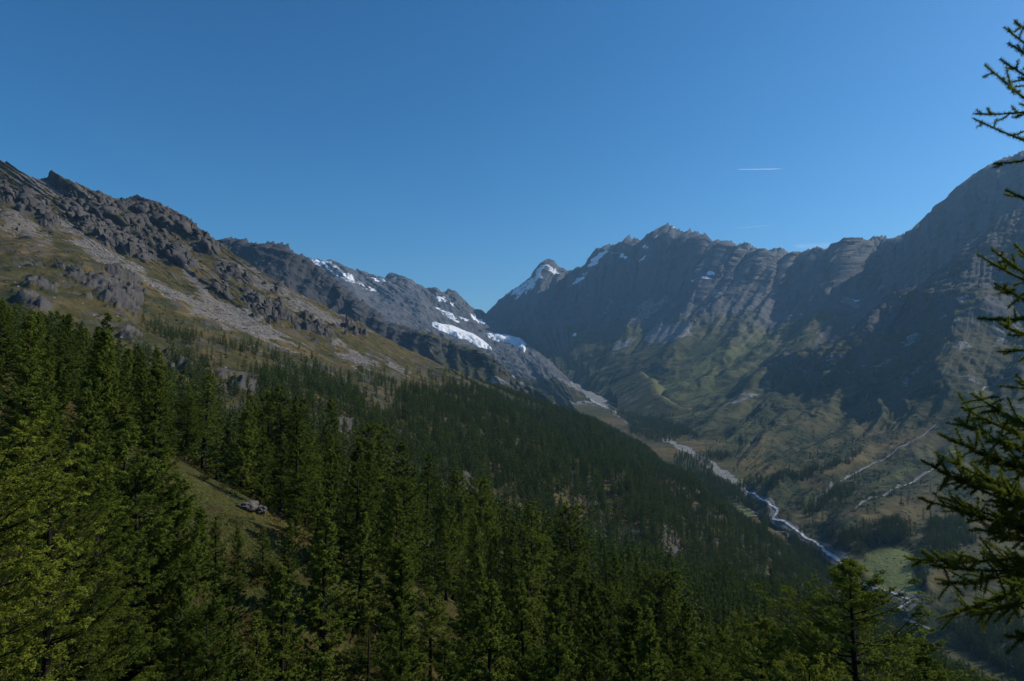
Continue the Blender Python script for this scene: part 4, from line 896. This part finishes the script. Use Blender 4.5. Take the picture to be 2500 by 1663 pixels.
for Vg in (SHOULDER[0], FLOOR):
    pv = Vg.reshape(-1, 3); px, py = proj(pv); lu, _, _ = valley_side_cover(px, py, pv)
    c = sample_surface(Vg, (.0011 * (lu > .3) * (px < 2500)).reshape(Vg.shape[:2]), rs); cs.append(c); ss.append(rs.uniform(.7, 2.2, len(c)))
co = np.concatenate(cs); sc = np.concatenate(ss); n = len(co)
scatter('alpine_shrubs', co, sc, rs.uniform(0, 6.28, n), rs.integers(0, 3, n), shrubs, label='low dark shrubs dotted over the slopes on both sides of the valley', category='shrubs')
heath = [bpy.data.objects.new('heath', shrub_mesh('heath', 20 + k, M_heath, 90, .2)) for k in range(3)]
y = 20 + 330 * rs.random(16000) ** .9; x = rs.uniform(-.85, .7, 16000) * y; z = near_z(x, y); k = fbm(np.stack([x, y, 0 * x], 1) / 14., 3) > -.05; co = np.stack([x, y, z - .05], 1)[k]; n = len(co)
scatter('bilberry_heath', co, .25 + .9 * rs.random(n) ** 2, rs.uniform(0, 6.28, n), rs.integers(0, 3, n), heath, label='knee high bilberry and grass tufts between the near larches', category='undergrowth')

# ================================================================== things traced on the ground: a ray from the viewpoint finds where each one lies
def bvh_of(*grids):
    vs, fs, n = [], [], 0
    for V in grids:
        vs.append(V.reshape(-1, 3)); f = gridfaces(*V.shape[:2]); fs.append(f + n); n += len(vs[-1])
    return BVHTree.FromPolygons(np.concatenate(vs).tolist(), np.concatenate(fs).tolist())
B_right = bvh_of(FLOOR, SHOULDER[0], WALL[0][::2, ::2]); B_left = bvh_of(Vl[::2, ::2]); B_near = bvh_of(TERR['hillside'][1])
def hit(B, px_, py_):
    d = P(px_, py_, 1000.0); d = Vector(d).normalized(); r = B.ray_cast(Vector((0, 0, 0)), d, 20000)
    return np.array(r[0]) if r[0] is not None else None
def trace(B, pts, step=6.0):
    """dense 3-D path over the ground below a traced line"""
    out = [h for h in (hit(B, *p) for p in pts) if h is not None]; out = np.array(out)
    L = np.r_[0, np.cumsum(np.linalg.norm(np.diff(out, axis=0), axis=1))]; n = max(3, int(L[-1] / step)); s_ = np.linspace(0, L[-1], n)
    q = np.stack([np.interp(s_, L, out[:, k]) for k in range(3)], 1)
    for i in range(n):
        r = B.ray_cast(Vector((q[i, 0], q[i, 1], q[i, 2] + 300)), Vector((0, 0, -1)), 700)
        if r[0] is not None: q[i, 2] = r[0].z
    for _ in range(2): q[1:-1, :2] = .25 * q[:-2, :2] + .5 * q[1:-1, :2] + .25 * q[2:, :2]
    return q
def ribbon(B, pts, width, lift, seed, step=6.0, cross=5, wob=.35, crown=0.):
    q = trace(B, pts, step); n = len(q); t = np.gradient(q[:, :2], axis=0); t /= np.linalg.norm(t, axis=1)[:, None] + 1e-9; nr = np.stack([-t[:, 1], t[:, 0]], 1)
    w = np.interp(np.linspace(0, 1, n), np.linspace(0, 1, len(width)), width) * (1 + wob * fbm(np.stack([np.arange(n) * step / 40., np.full(n, seed * 3.1), np.zeros(n)], 1), 3))
    off = fbm(np.stack([np.arange(n) * step / 55., np.full(n, seed * 5.3 + 9), np.zeros(n)], 1), 2) * np.mean(width) * wob
    V = np.zeros((n, cross, 3))
    for j, e in enumerate(np.linspace(-.5, .5, cross)):
        xy = q[:, :2] + nr * (off + e * w)[:, None]; V[:, j, :2] = xy
        for i in range(n):
            r = B.ray_cast(Vector((xy[i, 0], xy[i, 1], q[i, 2] + 60)), Vector((0, 0, -1)), 200)
            V[i, j, 2] = (r[0].z if r[0] is not None else q[i, 2]) + lift + crown * (1 - (2 * e) ** 2)
    return V
def grid_obj(name, V, mat, **pr):
    return link(name, mesh_np(name, V.reshape(-1, 3), gridfaces(*V.shape[:2]), mat), **pr)
M_water, nt, b, _ = new_mat('white_water'); q = NB(nt)
q.l(q.ramp(q.noise(.16, 6, .75), [(.38, (.26, .265, .26)), (.56, (.72, .71, .69))]), b.inputs['Base Color']); b.inputs['Roughness'].default_value = .6; b.inputs['Specular IOR Level'].default_value = .2
bump = q.n('ShaderNodeBump'); bump.inputs['Distance'].default_value = .6; q.l(q.noise(.5, 5, .7), bump.inputs['Height']); q.l(bump.outputs[0], b.inputs['Normal'])
M_gravel = rock_mat('river_gravel', (.10, .096, .09), (.22, .21, .195), .35)
M_torrent = rock_mat('torrent_water', (.16, .155, .15), (.48, .475, .465), .12)
M_track, nt, b, _ = new_mat('dirt_track'); q = NB(nt); q.l(q.ramp(q.noise(.5, 5, .6), [(.3, (.24, .20, .15)), (.7, (.36, .31, .25))]), b.inputs['Base Color'])
zr = lambda *p: Z(1400, 1100, p)
grid_obj('river_bank', ribbon(B_right, RIVER, [8, 13, 18, 20, 16, 26, 22, 16], .35, 2, 8, 7, .5), M_gravel, kind='structure', label='grey gravel bank along the glacial river', category='gravel')
grid_obj('river', ribbon(B_right, RIVER, [2.6, 3.4, 4.6, 5.4, 3.6, 5.6, 5, 4], 1.3, 3, 5, 5, .3), M_water, kind='structure', label='white glacial river winding along the valley floor', category='river')
grid_obj('river', ribbon(B_right, [(2425,1605),(2442,1613),(2470,1628),(2500,1645)], [1.6, 2.4, 1.8], 1.3, 5, 5, 4, .8), M_torrent, kind='structure', label='last white stretch of the river between the trees at the lower edge', category='river')

up = [(1345,925),(1372,945),(1400,958),(1440,975),(1475,993),(1505,1008),(1535,1022),(1566,1036),(1570,1050)]
grid_obj('glacier_stream', ribbon(B_right, up, [4, 8, 9, 8, 10, 9], 1.2, 4, 14, 4, .6), M_water, kind='structure', label='thin milky stream leaving the glacier at the valley head', category='stream')
for i, (pts, lab) in enumerate(((z2((1757,380),(1700,430),(1650,470),(1550,520),(1490,550),(1440,595),(1350,635),(1250,690),(1150,740),(1050,785),(1025,830),(960,870),(920,920)), 'upper of two white torrents crossing the heath slope above the river'),
        (z2((1900,560),(1780,640),(1770,660),(1720,700),(1650,735),(1550,790),(1450,830),(1300,890),(1210,950)), 'lower of two white torrents crossing the heath slope above the river'), (z2((2330,10),(2200,70),(2090,120),(2070,150)), 'short white waterfall stream high on the shoulder'))):
    grid_obj('torrent_bed', ribbon(B_right, pts, [3, 6, 5, 6, 4], .5, 20 + i, 9, 4, .5), M_gravel, kind='structure', label='stony bed of the ' + lab[:60].split(' crossing')[0].replace('white ', ''), category='gravel')
    grid_obj('mountain_torrent', ribbon(B_right, pts, [.8, 1.4, 1.6, 1.3, .6], 1.0, 30 + i, 6, 3, .8), M_torrent, kind='structure', label=lab, category='stream')
for i, (pts, lab) in enumerate(((zr((1115,375),(1180,395),(1260,430),(1200,442),(1150,455)), 'pale dirt track bending through the meadow left of the river'), (zr((1290,535),(1420,550),(1460,570),(1450,590)), 'short dirt track beside the brown field left of the river'),
        (zr((1020,320),(1100,312),(1180,305),(1150,280)), 'dirt track beneath the wood where the river comes into view'), (z7((500,860),(580,890),(720,935),(800,975)), 'pale gravel road below the green meadow'))):
    grid_obj('track', ribbon(B_right, pts, [3.2, 3.4], .7, 50 + i, 5, 3, .12), M_track, kind='structure', label=lab, category='track')

# glacier tongues: thick ice on the rock of the snow ridge
pxs, pys = proj(SNOWR.reshape(-1, 3)); pj = fbm(SNOWR.reshape(-1, 3) / 90., 3) * 4
M_ice, nt, b, _ = new_mat('glacier_ice'); q = NB(nt)
q.l(q.ramp(q.noise(1 / 38., 8, .72, sq=(1, 1, 2.5)), [(.26, (.55, .58, .60)), (.42, (.80, .81, .82)), (.7, (.87, .87, .87))]), b.inputs['Base Color']); b.inputs['Roughness'].default_value = .55
bump = q.n('ShaderNodeBump'); bump.inputs['Distance'].default_value = 3; q.l(q.noise(1 / 26., 7, .7), bump.inputs['Height']); q.l(bump.outputs[0], b.inputs['Normal'])
for poly, lab in ((Z(450,500,[(1680,808),(1720,812),(1800,828),(1880,858),(1960,888),(2020,928),(2070,972),(2000,954),(1930,914),(1850,889),(1760,854)]), 'long white glacier tongue sliding down below the snow ridge'),
                  (Z(450,500,[(2050,882),(2130,890),(2200,898),(2270,912),(2300,940),(2296,985),(2265,950),(2190,922),(2110,910)]), 'short white glacier tongue curling round under the pass')):
    mk = polymask(pxs + pj, pys + pj, poly, 4).reshape(SNOWR.shape[:2]); th = 26 * np.sqrt(np.clip(mk, 0, 1)) - 3
    g = SNOWR.copy(); g[..., 2] += th + 2 * mk * ridged(SNOWR.reshape(-1, 3) / 45., 3).reshape(mk.shape)
    f = gridfaces(*mk.shape); f = f[(mk.reshape(-1)[f] > .01).any(1)]; uq, inv = np.unique(f, return_inverse=True)
    link('glacier', mesh_np('glacier', g.reshape(-1, 3)[uq], inv.reshape(-1, 4), M_ice), kind='structure', label=lab, category='glacier')

# old lateral moraine: a sharp grassy rampart with a bare inner face
crest = trace(B_right, Z(1150,500,[(1150,1140),(1170,1185),(1230,1240),(1245,1300),(1300,1345),(1360,1372),(1430,1390),(1500,1392)]), 12)
n = len(crest); t = np.gradient(crest[:, :2], axis=0); t /= np.linalg.norm(t, axis=1)[:, None]; inn = np.stack([t[:, 1], -t[:, 0]], 1); inn *= np.sign(-(inn[:, :1]) + 1e-9)
fade = np.sin(np.pi * np.linspace(.04, .98, n)) ** .5; V = np.zeros((n, 15, 3))
for j, e in enumerate(np.linspace(-1, 1, 15)):
    dist, drop = (e * 190, -abs(e) * 95) if e > 0 else (e * 110, -abs(e) * 60)
    V[:, j, :2] = crest[:, :2] + inn * dist; V[:, j, 2] = crest[:, 2] + 34 * fade + drop * (1 if e > 0 else .8) + 4 * perlin(np.c_[crest[:, :2] / 35., np.full(n, j * .6)])
o, m = finish('moraine', V, M_wall, label='sharp curved moraine rampart at the foot of the rock wall', category='moraine')
jj = np.tile(np.linspace(-1, 1, 15), n); cover(m, None, .36 * smooth(-.02, .12, jj), None, .4 * smooth(.1, -.3, jj), .5 * smooth(.05, -.2, jj), None)

# stone walls of the avalanche terraces on the mountainside, and a retaining wall in the valley
M_wallstone = rock_mat('dry_stone', (.07, .06, .05), (.17, .14, .115), .8)
def stone_wall(B, pts, h, w, lab, seed):
    q = trace(B, pts, 3.0); n = len(q); t = np.gradient(q[:, :2], axis=0); t /= np.linalg.norm(t, axis=1)[:, None] + 1e-9; nr = np.stack([-t[:, 1], t[:, 0]], 1); r = np.random.default_rng(seed)
    V = np.zeros((n, 5, 3)); top = h * (1 + .25 * r.normal(size=n)); z0 = q[:, 2] - 1.5
    for j, (e, tp) in enumerate(((-.6, 0), (-.45, 1), (0, 1.06), (.45, 1), (.6, 0))):
        V[:, j, :2] = q[:, :2] + nr * (e * w + .15 * r.normal(size=n))[:, None]; V[:, j, 2] = z0 + tp * (top + 1.5)
    return grid_obj('stone_wall', V, M_wallstone, label=lab, category='wall', group='dry stone avalanche walls')
for i, (pts, lab) in enumerate((([(0,515),(90,518),(160,527)], 'topmost dry stone avalanche wall on the brown terraces'), ([(20,565),(100,572)], 'short avalanche wall below the topmost one, at its outer end'), ([(130,555),(215,562)], 'short avalanche wall to the right of the other short wall'),
        ([(115,590),(195,592)], 'small avalanche wall between the short walls and the longest wall'), ([(130,645),(240,662),(360,690)], 'longest and lowest avalanche wall slanting across the terraces'))):
    stone_wall(B_left, Z(0, 350, pts), 3.6, 2.4, lab, 60 + i)

# boulders, outcrop and a fallen trunk on the near hillside
def boulder(px_, py_, size, lab, seed, name='boulder', sq=(1, .8, .7), mat=None):
    h = hit(B_near, px_, py_)
    if h is None:
        h = hit(B_left, px_, py_); size *= 1.6
    if h is None: return
    o = link(name, rock_mesh(name, seed, mat or M_bould, 3, sq), label=lab, category='rock'); o.location = (h[0], h[1], h[2] + size * .2); o.scale = (size,) * 3; o.rotation_euler = (0, 0, seed * 1.3)
boulder(47, 822, 2.4, 'pale round boulder on the yellow turf of the upper clearing', 1)
boulder(103, 873, 1.9, 'flat pale rock on the bright grass below the round boulder', 2, sq=(1.6, .8, .4))
boulder(605, 1242, 1.15, 'broken grey rock outcrop under the leaning larch', 3, 'rock_outcrop', (1.3, 1, .75))
boulder(635, 1250, .9, 'brown block on the right of the grey rock outcrop', 4)
boulder(512, 1125, .8, 'small grey stone at the end of the bleached fallen trunk', 5)
a, c = hit(B_near, 522, 1126), hit(B_near, 553, 1144)
M_log = rock_mat('weathered_wood', (.30, .27, .24), (.50, .47, .43), 3)
lg = np.linspace(0, 1, 8)[:, None]; lp = (a * (1 - lg) + c * lg) if a is not None and c is not None else None
if lp is not None:
    lp[:, 2] = near_z(lp[:, 0], lp[:, 1]) + .3; tv, tf = tube(lp, np.linspace(.28, .14, 8), 8); org = lp[0].copy()
    o = link('fallen_trunk', mesh_np('fallen_trunk', tv - org, tf, M_log), label='bleached fallen trunk lying on the sunlit clearing', category='log'); o.location = org
    bv, bf = tube(np.array([[0, 0, 0], [.1, -.1, .5], [.15, -.1, .9]]) + (lp[3] - org), [.06, .05, .02], 5); link('branch_stub', mesh_np('branch_stub', bv, bf, M_log), o)

# ================================================================== the close larch whose boughs hang in from the right
YB = 9.0
M_edge = needle_mat('close_larch_needles', (.070, .095, .016), (.190, .215, .032), .55)
r = np.random.default_rng(77)
troot = P(2690, 1800, YB); root = bpy.data.objects.new('larch_tree', None); COL.objects.link(root); tz = float(near_z(troot[0], YB)); root.location = (troot[0], YB, tz)
root['label'] = 'close larch reaching in with dark needled boughs at the right edge'; root['category'] = 'tree'; root.empty_display_size = .5
RL = np.array(root.location)
zt = np.linspace(0, 1, 12); ztop = P(2690, -120, YB)[2] - tz
tv, tf = tube(np.stack([.08 * np.sin(zt * 4), .06 * np.cos(zt * 3), zt * ztop], 1), .30 * (1 - zt) ** .8 + .03, 12); link('trunk', mesh_np('trunk', tv, tf, M_bark), root)
boughs = [(2478,54,150),(2453,68,190),(2463,106,200),(2442,145,260),(2405,159,320),(2379,278,235),(2378,290,370),(2429,399,330),(2456,464,500),(2387,621,720),(2423,610,740),(2478,597,760),(2429,694,800),(2391,777,735),(2444,790,830),(2434,859,800),
          (2481,929,1020),(2372,961,1090),(2348,995,1120),(2331,1024,1150),(2292,1058,1210),(2250,1124,1290),(2284,1104,1260),(2242,1216,1330),(2300,1215,1300),(2216,1364,1330),(2270,1380,1360),(2292,1425,1340),(2311,1505,1350),(2379,1503,1400),(2462,1556,1480),(2400,1180,1230),(2440,1300,1330),(2380,1290,1340),(2420,1110,1190),(2460,1420,1420),(2350,1150,1260)]
def tufts(path_pts, spacing, r, nlen=.046, per=12):
    """needle tufts set along a twig"""
    p = np.asarray(path_pts); L = np.r_[0, np.cumsum(np.linalg.norm(np.diff(p, axis=0), axis=1))]; n = max(2, int(L[-1] / spacing)); s_ = np.linspace(.02, L[-1], n)
    c = np.stack([np.interp(s_, L, p[:, k]) for k in range(3)], 1); t = np.gradient(p, axis=0); t = np.stack([np.interp(s_, L, t[:, k]) for k in range(3)], 1); t /= np.linalg.norm(t, axis=1)[:, None] + 1e-9
    c = np.repeat(c, per, 0); a = np.repeat(t, per, 0) * .45 + r.normal(size=(n * per, 3)) * .75; a /= np.linalg.norm(a, axis=1)[:, None]
    ln = nlen * r.uniform(.7, 1.3, n * per); return leaf_tris(c + a * ln[:, None] * .5, a, ln, np.full(n * per, .0072), r)
for bi, (tx_, ty_, ry) in enumerate(boughs):
    dY = r.uniform(-.9, .9); Yb = YB + dY; tip = P(tx_, ty_, Yb); rt = np.array([RL[0], YB, P(2690, ry, YB)[2]])
    mid = P((tx_ + 2690) / 2, (ty_ + ry) / 2 + 26 + r.uniform(-12, 22), YB + dY * .6)
    t = np.linspace(0, 1, 14)[:, None]; path = (1 - t) ** 2 * rt + 2 * t * (1 - t) * mid + t ** 2 * tip
    bv, bf = tube(path - RL, np.linspace(.022, .004, 14), 5); bo = link('bough', mesh_np('bough', bv, bf, M_bark), root)
    K = Parts(); Tw = Parts(); K.add(*tufts(path[3:], .013, r)); blen = np.linalg.norm(tip - rt); low = ty_ > 900
    for k in range(int(blen * (22 if low else 10))):
        s_ = r.uniform(.22, .95); i0 = int(s_ * 13); o_ = path[i0]; fw = path[min(i0 + 1, 13)] - path[i0]; fw /= np.linalg.norm(fw)
        d_ = fw * r.uniform(.5, 1.0) + r.normal(size=3) * np.array([.45, .7, .5]); d_ /= np.linalg.norm(d_); tl = r.uniform(.12, .42) * (1.1 - .6 * s_) * (1.25 if low else .8)
        e = np.linspace(0, 1, 5)[:, None]; tp = o_ + d_ * tl * e + np.array([0, 0, 1]) * tl * r.uniform(-.35, .4) * e ** 2
        v_, f_ = tube(tp, np.linspace(.006, .002, 5), 3); Tw.add(v_, f_); K.add(*tufts(tp, .015, r))
    v_, f_ = Tw.get(); link('twigs', mesh_np('twigs', v_ - RL, f_, M_bark), bo)
    v_, f_ = K.get(); link('needles', mesh_np('needles', v_ - RL, f_, M_edge, False), bo)

# ================================================================== contrails and a wisp of cloud, far beyond the mountains
def wisp(name, a, c, wid, alpha, lab, cat):
    """a drawn-out veil of vapour: a shallow arched sheet, thinning to both ends, that glows with the sun shining through it"""
    a, c = np.array(a), np.array(c); n, k = 40, 7; t = np.linspace(0, 1, n); e = np.linspace(-1, 1, k)
    w = wid * np.sin(np.pi * t) ** .5 * (1 + .35 * fbm(np.stack([t * 9, 0 * t + wid, 0 * t], 1), 3)); V = np.zeros((n, k, 3))
    V[:] = (a[None] * (1 - t[:, None]) + c[None] * t[:, None])[:, None]
    V[..., 1] += w[:, None] * e[None]; V[..., 2] += -.12 * w[:, None] * e[None] ** 2 + .05 * wid * fbm(np.stack([np.repeat(t * 14, k), np.tile(e, n), 0 * np.tile(e, n)], 1), 2).reshape(n, k)
    org = V[0, 0].copy(); m, nt, b, out = new_mat(name + '_vapour'); nt.nodes.remove(b); q = NB(nt)
    tl = q.n('ShaderNodeBsdfTranslucent'); tl.inputs[0].default_value = (.95, .95, .95, 1); tr = q.n('ShaderNodeBsdfTransparent'); m2 = q.n('ShaderNodeMixShader')
    q.l(q.rng(q.noise(.004, 5, .6), .3, .7, alpha * .5, alpha), m2.inputs[0]); q.l(tr.outputs[0], m2.inputs[1]); q.l(tl.outputs[0], m2.inputs[2]); q.l(m2.outputs[0], out.inputs[0])
    o = link(name, mesh_np(name, (V - org).reshape(-1, 3), gridfaces(n, k), m), label=lab, category=cat); o.location = org
wisp('contrail', P(1800, 413.5, 32000), P(1912, 412, 32000), 70., .5, 'thin white contrail high above the main peak', 'contrail')
wisp('contrail', P(1790, 558, 34000), P(1882, 549, 34000), 90., .25, 'faint short contrail just above the brown summits', 'contrail')
wisp('cloud', P(1940, 598, 36000), P(2060, 597, 36000), 700., .14, 'faint wisp of cloud over the low saddle of the wall', 'cloud')
# ================================================================== haze: one closed box of even, pale air round the whole scene
def box_mesh(name, lo, hi):
    v = [(x, y, z) for x in (lo[0], hi[0]) for y in (lo[1], hi[1]) for z in (lo[2], hi[2])]
    f = [(0, 1, 3, 2), (4, 6, 7, 5), (0, 4, 5, 1), (2, 3, 7, 6), (0, 2, 6, 4), (1, 5, 7, 3)]
    m = bpy.data.meshes.new(name); m.from_pydata(v, [], f); return m
allv = np.concatenate([t[1].reshape(-1, 3) for t in TERR.values()])
lo = allv.min(0) - [200, 0, 1]; hi = allv.max(0) + [200, 200, 20]; lo[1] = min(lo[1], -300) - 100
hz = box_mesh('haze', lo, hi)
hm = bpy.data.materials.new('valley_haze'); hm.use_nodes = True; nt = hm.node_tree
for n in list(nt.nodes): nt.nodes.remove(n)
vo = nt.nodes.new('ShaderNodeVolumePrincipled'); ho = nt.nodes.new('ShaderNodeOutputMaterial')
vo.inputs['Color'].default_value = (.36, .68, 1.0, 1); vo.inputs['Density'].default_value = 3.4e-5; vo.inputs['Anisotropy'].default_value = 0.25
nt.links.new(vo.outputs[0], ho.inputs['Volume']); hz.materials.append(hm)
link('haze', hz, kind='stuff', label='thin blue summer haze filling the valley', category='haze')
